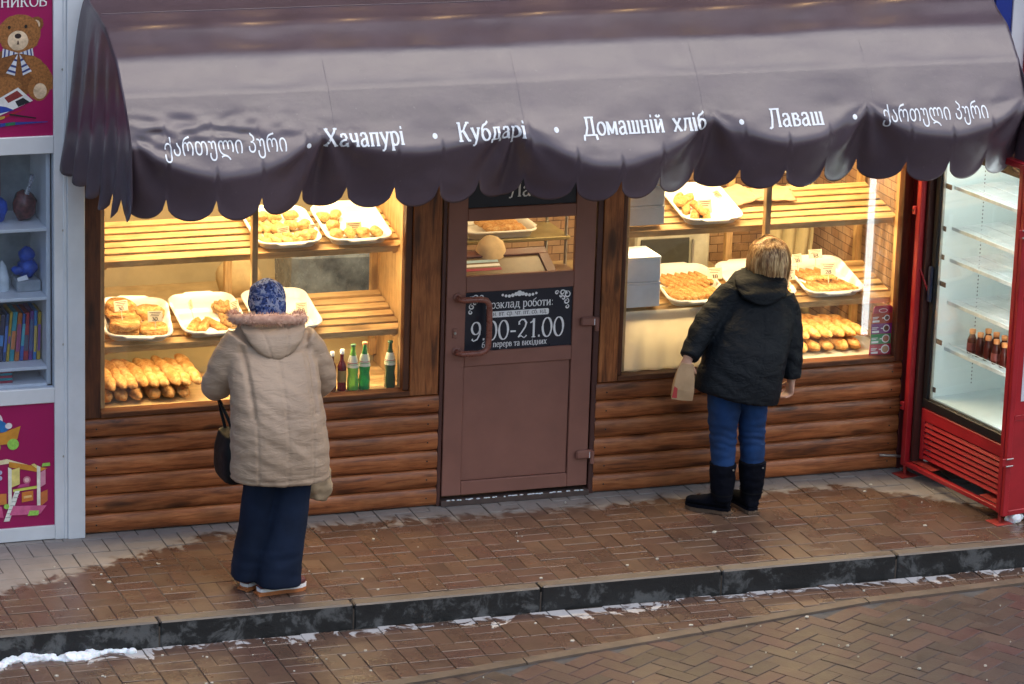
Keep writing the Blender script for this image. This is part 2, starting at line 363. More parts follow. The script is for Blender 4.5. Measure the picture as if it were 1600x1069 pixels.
# ------------------------------------------------------------------ lettering: a small slab-serif stroke face, drawn here
def E_(cx, cy, rx, ry, a0, a1, n=14): return [(cx + rx * math.cos(R(a0 + (a1 - a0) * i / n)), cy + ry * math.sin(R(a0 + (a1 - a0) * i / n))) for i in range(n + 1)]
def st(x, y0, y1, top=True, bot=True, w=.09):
    r = [[(x, y0), (x, y1)]]
    if bot: r.append([(x - w, y0 + .02), (x + w, y0 + .02)])
    if top: r.append([(x - w, y1 - .02), (x + w * .4, y1 - .02)])
    return r
def hb(a, b, y): return [[(a, y), (b, y)]]
X5, CP = .5, .72
GL = {
 'Х': ([[(.06, CP), (.6, 0)], [(.6, CP), (.06, 0)]] + hb(0, .2, .70) + hb(.48, .68, .70) + hb(0, .18, .02) + hb(.5, .7, .02), .74),
 'х': ([[(.06, X5), (.42, 0)], [(.42, X5), (.06, 0)]] + hb(0, .15, .48) + hb(.34, .48, .48) + hb(0, .14, .02) + hb(.34, .5, .02), .53),
 'а': ([[(.09, .38), (.12, .47), (.22, .5), (.33, .47), (.37, .36), (.37, .08), (.41, .02), (.47, .03)], [(.37, .3), (.2, .27), (.09, .2), (.07, .11), (.13, .02), (.22, .01), (.32, .06), (.37, .13)]], .52),
 'ч': (st(.4, 0, X5) + [[(.1, X5), (.1, .32), (.15, .23), (.27, .21), (.4, .25)]] + hb(.02, .15, .48), .53),
 'п': (st(.11, 0, X5, False) + st(.41, 0, X5, False) + hb(.02, .5, .475), .56),
 'у': ([[(.07, X5), (.25, .06)], [(.43, X5), (.25, .05), (.18, -.12), (.11, -.19), (.04, -.17)]] + hb(0, .16, .48) + hb(.33, .5, .48), .52),
 'р': (st(.1, -.2, X5) + [E_(.24, .25, .19, .245, 150, -150)], .53),
 'і': (st(.1, 0, X5) + [[(.06, .66), (.15, .66)], [(.06, .62), (.15, .62)]], .25),
 'К': (st(.12, 0, CP, True, True, .11) + [[(.56, CP), (.42, .58), (.3, .4), (.14, .36)], [(.3, .4), (.42, .2), (.52, .03), (.64, .02)]] + hb(.46, .64, .70), .69),
 'к': (st(.1, 0, X5) + [[(.42, .49), (.32, .4), (.22, .27), (.12, .26)], [(.22, .27), (.34, .08), (.42, .02), (.48, .02)]], .51),
 'б': ([E_(.25, .22, .19, .215, 0, 360, 20), [(.06, .22), (.08, .45), (.16, .58), (.3, .63), (.41, .73)]], .52),
 'д': ([[(.12, .04), (.2, .25), (.22, X5)]] + st(.42, .03, X5, False, False) + hb(.14, .5, .475) + hb(.02, .54, .025) + [[(.04, .03), (.02, -.13)], [(.52, .03), (.54, -.13)]], .58),
 'Д': ([[(.14, .04), (.26, .3), (.28, CP)]] + st(.58, .03, CP, False, False) + hb(.18, .68, .695) + hb(.02, .74, .025) + [[(.05, .03), (.02, -.17)], [(.71, .03), (.74, -.17)]], .79),
 'о': ([E_(.25, .25, .2, .24, 0, 360, 20)], .52),
 'О': ([E_(.34, .36, .29, .35, 0, 360, 24)], .70),
 'м': (st(.09, 0, X5, True, True, .07) + [[(.1, .49), (.31, .05)], [(.31, .05), (.52, .49)]] + st(.54, 0, X5, False, True, .07), .66),
 'ш': (st(.1, 0, X5, True, False) + st(.34, 0, X5, True, False) + st(.58, 0, X5, True, False) + hb(.02, .66, .025), .71),
 'н': (st(.11, 0, X5) + st(.42, 0, X5) + hb(.11, .42, .26), .56),
 'Н': (st(.13, 0, CP) + st(.57, 0, CP) + hb(.13, .57, .37), .73),
 'и': (st(.11, 0, X5) + st(.42, 0, X5) + [[(.12, .06), (.41, .44)]], .56),
 'И': (st(.13, 0, CP) + st(.57, 0, CP) + [[(.14, .08), (.56, .64)]], .73),
 'й': (st(.11, 0, X5) + st(.42, 0, X5) + [[(.12, .06), (.41, .44)], E_(.265, .69, .1, .09, 190, 350, 8)], .56),
 'л': ([[(.02, .03), (.08, .04), (.14, .15), (.19, X5)]] + st(.42, 0, X5, False) + hb(.1, .5, .475), .56),
 'Л': ([[(.0, .0), (.04, -.05), (.12, .0), (.2, .3), (.23, CP)]] + st(.55, 0, CP, False) + hb(.12, .64, .695), .70),
 'в': (st(.1, 0, X5, True, True, .07) + [[(.1, .48), (.3, .48), (.36, .38), (.3, .28), (.1, .27)], [(.28, .27), (.4, .22), (.4, .07), (.28, .02), (.1, .02)]], .49),
 'В': (st(.12, 0, CP, True, True, .09) + [[(.12, .70), (.38, .69), (.48, .54), (.38, .39), (.12, .38)], [(.38, .38), (.56, .28), (.54, .08), (.38, .02), (.12, .02)]], .64),
 'Р': (st(.12, 0, CP, True, True, .09) + [[(.12, .70), (.38, .69), (.52, .54), (.38, .35), (.12, .34)]], .60),
 'з': ([[(.06, .4), (.12, .48), (.28, .48), (.35, .38), (.28, .27), (.16, .26)], [(.26, .27), (.4, .2), (.38, .06), (.24, .0), (.1, .02), (.05, .11)]], .46),
 'с': ([[(.41, .38), (.34, .47), (.22, .49), (.1, .4), (.06, .25), (.1, .1), (.22, .01), (.34, .03), (.42, .12)]], .48),
 'т': (st(.22, 0, X5, False) + hb(.02, .42, .475) + [[(.03, .48), (.02, .38)], [(.41, .48), (.42, .38)]], .47),
 'е': ([[(.08, .27), (.42, .27), (.4, .4), (.3, .49), (.18, .48), (.08, .36), (.07, .2), (.13, .06), (.25, .0), (.41, .08)]], .49),
 'Ж': (st(.5, 0, CP) + [[(.9, CP), (.76, .6), (.66, .4), (.5, .36)], [(.66, .4), (.8, .1), (.96, .02)], [(.1, CP), (.24, .6), (.34, .4), (.5, .36)], [(.34, .4), (.2, .1), (.04, .02)]], 1.02),
 '0': ([E_(.27, .36, .21, .36, 0, 360, 24)], .55),
 '1': (st(.26, 0, CP, False) + [[(.26, .71), (.18, .6), (.08, .57)]], .42),
 '2': ([[(.1, .52), (.09, .62), (.2, .71), (.34, .70), (.43, .58), (.38, .42), (.22, .22), (.06, .04)], [(.06, .05), (.2, .09), (.34, .01), (.46, .1)]], .53),
 '9': ([E_(.26, .48, .19, .23, 0, 360, 20), [(.45, .48), (.44, .25), (.33, .06), (.16, .0), (.08, .08)]], .54),
 '8': ([E_(.26, .54, .16, .17, 0, 360, 18), E_(.26, .18, .2, .18, 0, 360, 18)], .53),
 '5': ([[(.42, .70), (.14, .70), (.11, .40), (.26, .45), (.42, .36), (.42, .14), (.28, .01), (.08, .06)]], .52),
 '3': ([[(.08, .62), (.2, .71), (.36, .66), (.38, .48), (.2, .39)], [(.2, .39), (.42, .32), (.42, .1), (.24, .0), (.07, .1)]], .51),
 ':': ([[(.08, .05), (.15, .05)], [(.08, .09), (.15, .09)], [(.08, .38), (.15, .38)], [(.08, .42), (.15, .42)]], .24),
 '.': ([[(.05, .03), (.13, .03)], [(.05, .07), (.13, .07)]], .20),
 '-': ([[(.05, .27), (.3, .27)], [(.05, .30), (.3, .30)]], .36),
 ' ': ([], .30),
}
def text_width(s): return sum(GL[c][1] for c in s)
def lettering(b, s, place, size, thick=.115, thin=.05, width=None):
    """adds the strokes of s to mesh b; place(u, v, d) maps text units (metres) and lift to 3-D"""
    k = size / CP; sx = 1.0 if width is None else width / (text_width(s) * k)
    x = 0.0; q = 0
    for ch in s:
        strokes, adv = GL[ch]
        for pl in strokes:
            P = []
            for a, c in zip(pl, pl[1:]):   # resample so the letters follow a curved surface
                m = max(1, int(math.hypot(c[0] - a[0], c[1] - a[1]) / .16))
                P += [(a[0] + (c[0] - a[0]) * i / m, a[1] + (c[1] - a[1]) * i / m) for i in range(m)]
            P.append(pl[-1]); L = []; Rr = []
            for i, p in enumerate(P):
                a, c = P[max(0, i - 1)], P[min(len(P) - 1, i + 1)]
                if pl[0] == pl[-1] or (abs(pl[0][0] - pl[-1][0]) < 1e-6 and abs(pl[0][1] - pl[-1][1]) < 1e-6):
                    a, c = P[i - 1 if i else -2], P[i + 1 if i + 1 < len(P) else 1]
                tx, ty = c[0] - a[0], c[1] - a[1]; n = math.hypot(tx, ty) or 1; tx /= n; ty /= n
                # stress: strokes that run down-right or vertical are heavy, up-right hairlines thin
                w = (thin + (thick - thin) * min(1, abs(ty) * (1.0 if tx * ty <= .05 else .55) * 1.15)) / 2
                L.append((p[0] - ty * w, p[1] + tx * w)); Rr.append((p[0] + ty * w, p[1] - tx * w))
            q += 1; d = .00006 * (q % 9)
            vs = [place((x + a) * k * sx, c * k, d) for a, c in L] + [place((x + a) * k * sx, c * k, d) for a, c in Rr]; m = len(L)
            b.add(vs, [(i, i + m, i + m + 1, i + 1) for i in range(m - 1)])
        x += adv
    return b
def font_mesh(s, size):
    cu_ = bpy.data.curves.new('t', 'FONT'); cu_.body = s; cu_.size = size; cu_.resolution_u = 3
    o = bpy.data.objects.new('t', cu_); COL.objects.link(o); dg = bpy.context.evaluated_depsgraph_get()
    me = bpy.data.meshes.new_from_object(o.evaluated_get(dg)); v = [tuple(p.co) for p in me.vertices]; f = [tuple(p.vertices) for p in me.polygons]
    bpy.data.objects.remove(o); bpy.data.curves.remove(cu_); bpy.data.meshes.remove(me)
    x0 = min(p[0] for p in v); x1 = max(p[0] for p in v)
    return [((p[0] - x0) / (x1 - x0), p[1]) for p in v], f

# ------------------------------------------------------------------ bakery kiosk
kio = thing('bakery_kiosk', 'bakery kiosk front of stained half-round logs with a brown door and two lit windows', 'kiosk', (.4, .1, 0))
lp = [(.03, .0), (.012, .0), (.003, .003), (-.006, .012), (-.0115, .028), (-.0135, .048), (-.0125, .070), (-.009, .087), (-.002, .098), (.010, .1035), (.03, .1035)]
def log(x0, x1, z):
    b = MB(); rs = random.Random(int(z * 1000) + int(x0 * 100)); rings = []
    for i in range(9):
        x = x0 + (x1 - x0) * i / 8; e = .004 if i in (0, 8) else 0; w = rs.uniform(-.0015, .0015)
        rings.append([(x, y + (e if y < .02 else 0) + w * (y < .0), z + zz * 1.0) for y, zz in lp])
    b.loft(rings, True, True, True); o = b.build('log', m_log, kio)
    for ex in (x0 + .06, x1 - .06):
        MB().lathe([(.0045, 0), (.0045, .002)], 8, M=T(ex, -.0128, z + .05) @ RX(90)).build('nail', m_black, o)
for i in range(6):
    log(-1.930, -.005, .004 + .1045 * i); log(.893, 2.718, .004 + .1045 * i)
def bx(name, m, *a, p=None, b=.003): return MB().box(*a, b).build(name, m, p or kio)
bx('window_post', m_darkpost, -1.930, -1.845, -.006, .06, .634, 2.45)
bx('window_post', m_post, -.170, -.012, -.010, .06, .634, 2.45)
bx('window_post', m_darkpost, -.207, -.171, .004, .06, .664, 2.45)
bx('window_post', m_post, .902, 1.012, -.010, .06, .634, 2.45)
bx('window_post', m_darkpost, 1.0125, 1.038, -.002, .06, .664, 2.45)
bx('window_post', m_darkpost, 2.668, 2.722, -.006, .06, .634, 2.45)
bx('window_sill', m_sill, -1.8445, -.1705, -.014, .075, .634, .662)
bx('window_sill', m_sill, 1.0125, 2.6675, -.014, .075, .634, .662)
bx('window_pane', m_glass, -1.8445, -.2075, .030, .036, .663, 2.42, b=0)
bx('window_pane', m_glass, 1.0385, 2.6675, .030, .036, .663, 2.42, b=0)
bx('inner_wall', m_roomwall, -1.93, -.01, .05, .09, .0, .632)
bx('inner_wall', m_roomwall, .905, 2.72, .05, .09, .0, .632)
bx('lintel', m_darkpost, -1.930, 2.722, -.004, .08, 2.4505, 2.62)
bx('fascia', m_fascia, -2.05, 3.14, .0, .10, 2.6205, 2.98)
bx('roof', m_fascia, -2.05, 3.14, .1005, 2.6, 2.60, 2.70)
bx('interior_floor', mat('lino', (.12, .09, .07), .5), -1.98, 2.76, .0905, 1.95, .0, .03)
m_stone = N('stone_wallpaper')
def stonewall():
    a = m_stone; v = a.coord('pos', (1, 1, 1), False); br = a.n('TexBrick'); br.inputs['Scale'].default_value = 5
    sw = a.n('SeparateXYZ'); a.l(v, sw.inputs[0]); cb = a.n('CombineXYZ')
    a.l(a.math('ADD', sw.outputs[0], sw.outputs[1]), cb.inputs[0]); a.l(sw.outputs[2], cb.inputs[1]); a.l(cb.outputs[0], br.inputs['Vector'])
    br.inputs['Color1'].default_value = (.30, .17, .09, 1); br.inputs['Color2'].default_value = (.42, .27, .16, 1); br.inputs['Mortar'].default_value = (.10, .05, .03, 1); br.inputs['Mortar Size'].default_value = .012
    a.set(Base_Color=a.mix(.6, br.outputs[0], a.ramp(a.noise(v, 14, 5), [(.3, .55), (.7, 1.2)]), 'MULTIPLY'), Roughness=.8); a.bump(br.outputs['Fac'], .4, -.01)
stonewall()
bx('back_wall', m_roomwall, -1.98, .10, 1.70, 1.78, .03, 2.60)
bx('back_wall', m_stone.m, .1005, 2.76, 1.70, 1.78, .03, 2.60)
bx('side_wall', m_pinez, -1.98, -1.935, .0905, 1.699, .03, 2.60)
bx('side_wall', m_stone.m, 2.7235, 2.76, .0905, 1.699, .03, 2.60)
bx('partition', m_pinez, -.175, -.15, .0605, .62, .635, 2.40)
bx('ceiling', m_roomwall, -1.98, 2.76, .1005, 1.699, 2.50, 2.58)
# door
fr = bx('door_frame', m_doordk, -.004, .018, -.002, .07, .0, 2.30)
bx('door_frame', m_doordk, .868, .8995, -.002, .07, .0, 2.30)
bx('door_frame', m_doordk, .0185, .8675, .0, .07, 2.06, 2.30)
bx('threshold', mat('threshold_metal', (.075, .05, .045), .6, 0, .3, 20, .3, 60), .0185, .8675, -.022, .07, .0, .030, b=.002)
door = bx('door', m_door, .026, .860, .030, .062, .052, .78, b=.002)   # lower leaf core
def dp(name, m, *a, b=.003): return MB().box(*a, b).build(name, m, door)
for a in ((.026, .134, .0, .0295, .052, 2.05), (.744, .860, .0, .0295, .052, 2.05)): dp('stile', m_door, *a)
dp('rail', m_door, .1345, .7435, .001, .0295, .052, .128); dp('rail', m_door, .1345, .7435, .001, .0295, .772, .852)
dp('rail', m_door, .1345, .7435, .001, .0295, 1.180, 1.268); dp('rail', m_door, .1345, .7435, .001, .0295, 1.570, 1.640); dp('rail', m_door, .1345, .7435, .001, .0295, 1.97, 2.05)
dp('panel', m_door, .138, .740, .014, .0295, .131, .769, b=.001)
dp('door_pane', m_glass, .134, .744, .016, .021, 1.268, 1.570, b=0)
m_sign = mat('sign_black', (.012, .014, .026), .35, 0, .1, 4)
sg = bx('opening_hours_sign', m_sign, .1345, .7435, .012, .0285, .853, 1.179, b=.001)
sg2 = bx('upper_door_sign', m_sign, .1345, .7435, .012, .0285, 1.641, 1.969, b=.001)
def flatplace(x0, z0, y): return lambda u, v, d: (x0 + u, y - d, z0 + v)
SY = .0112
def print_(txt, x0, z0, size, width, parent, m=None, **k):
    b = MB(); lettering(b, txt, flatplace(x0, z0, SY), size, width=width, **k); return b.build('lettering', m or m_print, parent)
print_('Розклад роботи:', .250, 1.082, .046, .385, sg)
b = MB(); b.prism([(.268, 1.032), (.605, 1.032), (.61, 1.038), (.61, 1.060), (.605, 1.066), (.268, 1.066), (.263, 1.060), (.263, 1.038)], .0105, .0112); b.build('printed_strip', m_print, sg)
b = MB(); lettering(b, 'пн. вт. ср. чт. пт. сб. нд.', flatplace(.275, 1.041, .0102), .026, width=.325); b.build('lettering', mat('grey_ink', (.16, .15, .17), .6), sg)
print_('9.00-21.00', .168, .908, .105, .535, sg, thick=.10, thin=.035)
print_('без перерв та вихідних', .235, .868, .034, .370, sg)
print_('Лаваш', .365, 1.690, .080, .30, sg2)
# printed flourishes in the corners and over the heading
fl = MB()
def curl(cx, cz, s, fx, n=0):
    def add(pts, w):
        L = []; Rr = []
        for i, p in enumerate(pts):
            a, c = pts[max(0, i - 1)], pts[min(len(pts) - 1, i + 1)]; tx, ty = c[0] - a[0], c[1] - a[1]; q = math.hypot(tx, ty) or 1
            ww = w * (.35 + .65 * math.sin(math.pi * i / (len(pts) - 1))); L.append((p[0] - ty / q * ww, p[1] + tx / q * ww)); Rr.append((p[0] + ty / q * ww, p[1] - tx / q * ww))
        m = len(L); yy = SY - .00004 * (len(fl.v) % 11)
        fl.add([(cx + fx * s * x, yy, cz + s * z) for x, z in L + Rr], [(i, i + m, i + m + 1, i + 1) for i in range(m - 1)])
    for (ox, oz, r, a0, da) in ((.0, -.25, .26, 90, 400), (.35, -.1, .22, 180, -380), (.05, -.75, .22, 90, 420), (.3, -.5, .18, 0, 380), (-.02, -1.15, .16, 90, 380), (.78, -.08, .16, 180, -400), (.12, -.1, .12, 0, 380), (.5, -.32, .12, 90, 360)):
        add([(ox + r * (1 - .7 * i / 16) * math.cos(R(a0 + da * i / 16)), oz + r * (1 - .7 * i / 16) * math.sin(R(a0 + da * i / 16))) for i in range(17)], .05)
curl(.168, 1.155, .075, 1); curl(.712, 1.155, .075, -1)
for k in range(-5, 6):
    r = .012 if k else .016; fl.lathe([(r * (1 - abs(k) * .08), 0), (r * (1 - abs(k) * .08), .0004 + .00004 * (k % 3))], 10, M=T(.44 + k * .019, SY, 1.152 + .006 * math.cos(k)) @ RX(90))
o = fl.build('flourish', m_print, sg); o['kind'] = 'stuff'
hd = MB().tube([(.088, -.004, 1.158), (.088, -.045, 1.158), (.100, -.060, 1.158), (.195, -.062, 1.158), (.228, -.062, 1.150), (.245, -.062, 1.125), (.248, -.062, 1.06), (.248, -.062, .95), (.245, -.062, .895), (.228, -.062, .870), (.195, -.062, .862), (.100, -.060, .862), (.088, -.045, .862), (.088, -.004, .862)], .0165, 12).build('handle', mat('handle_enamel', (.24, .085, .062), .3, 0, .25, 30, .1, 60), door)
MB().lathe([(.026, 0), (.026, .006), (.018, .009)], 14, M=T(.088, -.0002, 1.158) @ RX(90)).build('handle_mount', m_door, door)
MB().lathe([(.026, 0), (.026, .006), (.018, .009)], 14, M=T(.088, -.0002, .862) @ RX(90)).build('handle_mount', m_door, door)
b = MB(); b.box(.064, .086, -.008, .0, .935, .990, .004); b.build('lock_plate', m_door, door)
MB().lathe([(.007, 0), (.007, .006)], 10, M=T(.075, -.008, .965) @ RX(90)).build('lock_cylinder', m_chrome, door)
for z in (.985, .235):
    h = MB().box(.785, .872, -.030, -.003, z - .024, z + .024, .008).build('hinge', m_door, door)
    MB().lathe([(.013, -.045), (.013, .03)], 10, c=(.880, -.016, z - .01)).build('hinge_pin', m_door, h)
    MB().box(.858, .862, -.0315, -.0305, z - .018, z + .016).build('worn_edge', m_print, h)
b = MB(); rs = random.Random(5)
for i in range(46):
    x = .06 + .78 * i / 46 + rs.uniform(-.006, .006)
    if rs.random() < .78: b.ell((x, -.016 + rs.uniform(-.003, .003), .031), (rs.uniform(.006, .013), .005, .004), 7, 5)
o = b.build('snow_line', m_snow, kio); o['kind'] = 'stuff'
# ------------------------------------------------------------------ lamps inside
def lamp(x, y, z, lx, power, color, label, ly=.06):
    r = thing('ceiling_lamp', label, 'lamp', (x, y, z), 'warm lamps above the bakery window displays')
    MB().box(x - lx / 2, x + lx / 2, y - ly / 2 - .01, y + ly / 2 + .01, z, z + .04, .004).build('housing', m_white, r)
    MB().box(x - lx / 2 + .01, x + lx / 2 - .01, y - ly / 2, y + ly / 2, z - .012, z - .0005).build('diffuser', flat('lamp_diffuser', (1, .80, .50), .5, 3.0), r)
    L = bpy.data.objects.new('lamp_light', bpy.data.lights.new('lamp_light', 'AREA')); COL.objects.link(L); L.parent = r
    L.data.shape = 'RECTANGLE'; L.data.size = lx; L.data.size_y = ly; L.data.energy = power; L.data.color = color; L.location = (0, 0, -.02)
    MB().box(x - .01, x + .01, y - .01, y + .01, z + .04, 2.5).build('stem', m_white, r)
WARM = (1, .74, .38)
lamp(-1.02, .20, 2.30, 1.5, 36, WARM, 'long warm ceiling lamp above the bottle and loaf window')
lamp(1.86, .20, 2.30, 1.5, 38, WARM, 'long warm ceiling lamp above the white carton window')
lamp(-.6, 1.15, 2.30, 1.0, 8, WARM, 'warm ceiling lamp in the back room, beige wall side')
lamp(1.6, 1.15, 2.30, 1.2, 8, WARM, 'warm ceiling lamp in the back room, stone wall side')

def fill_strip(x, y, z, lx, power, label):  # invented fill lights that even out the displays, hidden behind the shelf fronts
    r = thing('shelf_fill_light', label, 'lamp', (x, y, z)); MB().box(x - lx / 2, x + lx / 2, y - .012, y + .012, z, z + .012, .002).build('housing', m_white, r)
    MB().box(x - lx / 2 + .01, x + lx / 2 - .01, y - .009, y + .009, z - .005, z - .0005).build('diffuser', flat('fill_diffuser', (1, .84, .55), .5, 4.0), r)
    L = bpy.data.objects.new('lamp_light', bpy.data.lights.new('lamp_light', 'AREA')); COL.objects.link(L); L.parent = r
    L.data.shape = 'RECTANGLE'; L.data.size = lx; L.data.size_y = .02; L.data.energy = power; L.data.color = WARM; L.location = (0, 0, -.008); L.data.spread = R(175)
fill_strip(-1.02, .160, 1.412, 1.5, 8, 'thin warm fill light added under the top shelf of the bottle window')
fill_strip(-1.02, .140, .962, 1.5, 5, 'thin warm fill light added under the middle shelf of the bottle window')
fill_strip(1.87, .160, 1.412, 1.5, 8, 'thin warm fill light added under the top shelf of the carton window')
fill_strip(1.87, .140, .962, 1.5, 7.5, 'thin warm fill light added under the middle shelf of the carton window')
# ------------------------------------------------------------------ assumed building behind the kiosks and assumed wall lamps, unseen, added for awning reflections
bd = thing('assumed_building', 'brown rendered building assumed to rise behind the kiosk roof', 'building', (0, 2.0, 2.7))  # assumed, out of view; darkens what the awning's top reflects
m_rend = mat('brown_render', (.115, .072, .055), .8, 0, .25, 1.2, .3, 14)
MB().box(-8, 8, .12, .5, 2.985, 7.2).build('wall', m_rend, bd)
for i in range(7):
    x = -7.2 + 2.1 * i; w = MB().box(x, x + 1.1, .09, .1195, 4.9, 6.4, .004).build('window', m_white, bd); MB().box(x + .06, x + 1.04, .084, .0895, 4.96, 6.34).build('window_glass', flat('dark_glass', (.03, .035, .04), .1), w)
for i in range(9):  # lamps out of view, assumed from the warm glints on the awning
    x = -1.5 + .52 * i; l = thing('assumed_wall_lamp', 'assumed small warm globe lamp on the brown wall, added for glints on the awning', 'lamp', (x, .119, 3.42), 'assumed warm wall lamps above the awning')
    MB().tube([(x, .12, 3.42), (x, .02, 3.44), (x, -.03, 3.41)], .010, 8).build('arm', m_black, l); MB().ell((x, -.03, 3.37), (.042, .042, .042), 12, 8).build('globe', flat('assumed_lamp_globe', (1, .62, .25), .4, 16.0), l)
# ------------------------------------------------------------------ awning
def awn_mat():
    a = N('awning_vinyl'); pos = a.n('NewGeometry').outputs['Position']
    n1 = a.noise(pos, 1.3, 4); n2 = a.noise(pos, 6, 5, .6)
    c = a.ramp(n1, [(.3, (.074, .050, .068)), (.7, (.096, .066, .086))])
    c = a.mix(.45, c, a.ramp(n2, [(.3, .7), (.7, 1.15)]), 'MULTIPLY'); c = a.mix(a.ramp(a.noise(pos, 45, 2), [(.70, 0.0), (.78, .35)]), c, (.20, .17, .18))
    a.set(Base_Color=c, Roughness=a.ramp(n2, [(.3, .30), (.7, .40)]), Specular_IOR_Level=.6, Coat_Weight=.35, Coat_Roughness=.2)
    wv = a.n('TexWave'); wv.inputs['Scale'].default_value = 150; a.l(pos, wv.inputs['Vector'])
    a.bump(a.math('ADD', a.math('MULTIPLY', a.noise(pos, 16, 4), .85), a.math('MULTIPLY', wv.outputs['Fac'], .05)), .13, .02); return a.m
m_awn = awn_mat()
AX0, AX1 = -1.93, 2.88
SUP = [-1.93, -.965, .02, 1.08, 1.96, 2.88]
def swag(x):
    for a, b in zip(SUP, SUP[1:]):
        if x <= b: t = (x - a) / (b - a); return math.sin(math.pi * max(0, min(1, t))), (x - a if t < .5 else x - b)
    return 0, 0
SAG = [.075, .02, .10, .05, .055]
def smax(a, b, k): h = max(0, min(1, .5 + .5 * (a - b) / k)); return b + (a - b) * h + k * h * (1 - h)
def yfront(x, z):
    """the front of the awning as a height field: slope from the last bar, belly, then the valance turning in"""
    m, dx = swag(x); i = max(k for k in range(5) if x >= SUP[k] - 1e-6) if x >= AX0 else 0
    zb = 2.290 - SAG[i] * m * 1.35 - .05 * m; y1 = -.83 - (2.5 - z) * .70; yb = -.83 - (2.5 - zb) * .70
    y2 = yb + (zb - z) * (.46 - .10 * m)
    y = smax(y1, y2, .028)
    # pleats fanning out of each fixing point
    zi = 2.30
    for s in SUP:
        d = x - s; h = zi - z
        if h > -.02 and abs(d) < .45:
            r = math.hypot(d, h); ang = math.atan2(d, h + .04)
            y += .020 * math.sin(ang * 9 + s * 5) * math.exp(-(r - .17) ** 2 / .02) * math.exp(-(ang / .9) ** 2)
    q = Vector((x * 1.7, z * 2.6, .3)); y += .016 * noise.noise(q * 1.6) * min(1, max(0, (2.48 - z) / .2)) + .004 * noise.noise(q * 5.0) * min(1, max(0, (2.45 - z) / .15))
    # crumpled bit at the left fixing, between the text and the corner
    w = math.exp(-((x + 1.62) / .42) ** 2) * math.exp(-((z - 2.33) / .07) ** 2); y += .024 * w * noise.noise(Vector((x * 9 + z * 14, z * 26 - x * 5, 2)))
    return y
prof = [(-.01, 2.875), (-.13, 2.832), (-.30, 2.806), (-.47, 2.768), (-.68, 2.655), (-.83, 2.50)]
cusps = [AX0] + [-1.749 + .2315 * k for k in range(20)] + [AX1]
xs = []
for a, b in zip(cusps, cusps[1:]): xs += [(a + (b - a) * i / 16, i / 16) for i in range(16)]
xs.append((AX1, 0.0))
def zbot(t, x):
    k = noise.noise(Vector((x * .9, 7, 0))) * .012
    return 2.022 + k - .112 * math.sqrt(max(0, 1 - (2 * t - 1) ** 2)) ** .9
def top_pts(x):
    out = []
    for (y0, z0), (y1, z1), n in zip(prof, prof[1:], (3, 4, 5, 7, 7)):
        for i in range(n):
            t = i / n; sag = -.006 * math.sin(math.pi * t)
            wv = .0050 * noise.noise(Vector((x * 1.1, t * 1.6 + z0 * 5, 1))) + .0022 * noise.noise(Vector((x * 4.5 + t, t * 3 + z0 * 5, 4)))
            out.append((y0 + (y1 - y0) * t + sag * .6 - wv, z0 + (z1 - z0) * t + sag + wv))
    return out
aw = thing('awning', 'long brown vinyl awning with scalloped edge and white lettering over the kiosk', 'awning', (.5, -.02, 2.85))
rings = []
for x, t in xs:
    zb_ = zbot(t, x); col = [(x, y, z) for y, z in top_pts(x)]
    for i in range(52):
        u = i / 51; z = 2.5 + (zb_ - 2.5) * u; y = yfront(x, z)
        fl_ = max(0, (u - .86) / .14); curlv = .014 * fl_ ** 2 * (.6 + .6 * noise.noise(Vector((x * 2.2, 3, 0))))
        col.append((x, y - curlv, z))
    rings.append(col)
b = MB(); b.loft(rings, False, True, False)
can = b.build('canopy', m_awn, aw)
sm = can.modifiers.new('thickness', 'SOLIDIFY'); sm.thickness = .0015; sm.offset = 1
def side(x_f, x_w, sgn):
    P = list(prof) + [(-.90, 2.44), (-.96, 2.36), (-1.0, 2.28)]
    cols = []; n = 60
    for i in range(n + 1):
        w = i / n; y = -1.0 + .99 * w
        zt = 2.5
        for (a, za), (c, zc) in zip(P, P[1:]):
            if c <= y <= a: zt = za + (zc - za) * (y - a) / (c - a)
        s5 = (w * 6) % 1 if i < n else 0; zb_ = 2.02 - .105 * math.sqrt(max(0, 1 - (2 * s5 - 1) ** 2)) - .03 * math.sin(w * 5)
        col = []
        for j in range(22):
            v = j / 21; z = zt + (zb_ - zt) * v
            x = x_f + (x_w - x_f) * w * v ** .6 + sgn * (.022 * v * min(1, w * 5) * math.sin(w * 34 + 1.5 * math.sin(v * 3)) + .012 * v * noise.noise(Vector((w * 7, v * 2, 4))))
            col.append((x, y, z))
        cols.append(col)
    b = MB(); b.loft(cols, False, True, False); o = b.build('side_flap', m_awn, aw); m = o.modifiers.new('thickness', 'SOLIDIFY'); m.thickness = .0015
side(AX0 + .004, -2.045, -1); side(AX1 - .004, AX1 + .06, 1)
m_pipe = mat('awning_pipe', (.10, .06, .055), .5, .3)
for (y, z) in ((-.47, 2.745), (-.67, 2.635), (-.815, 2.485), (-.925, 2.262)): MB().tube([(AX0 + .02, y, z), (AX1 - .02, y, z)], .012, 8).build('frame_pipe', m_pipe, aw)
for x in (-1.90, .02, 1.08, 2.85):
    MB().tube([(x, -.02, 2.835)] + [(x, y + .01, z - .024) for y, z in prof[1:]] + [(x, -.920, 2.270)], .011, 8).build('frame_rib', m_pipe, aw)
    MB().tube([(x, .005, 2.30), (x, -.915, 2.25)], .010, 8).build('frame_brace', m_pipe, aw)
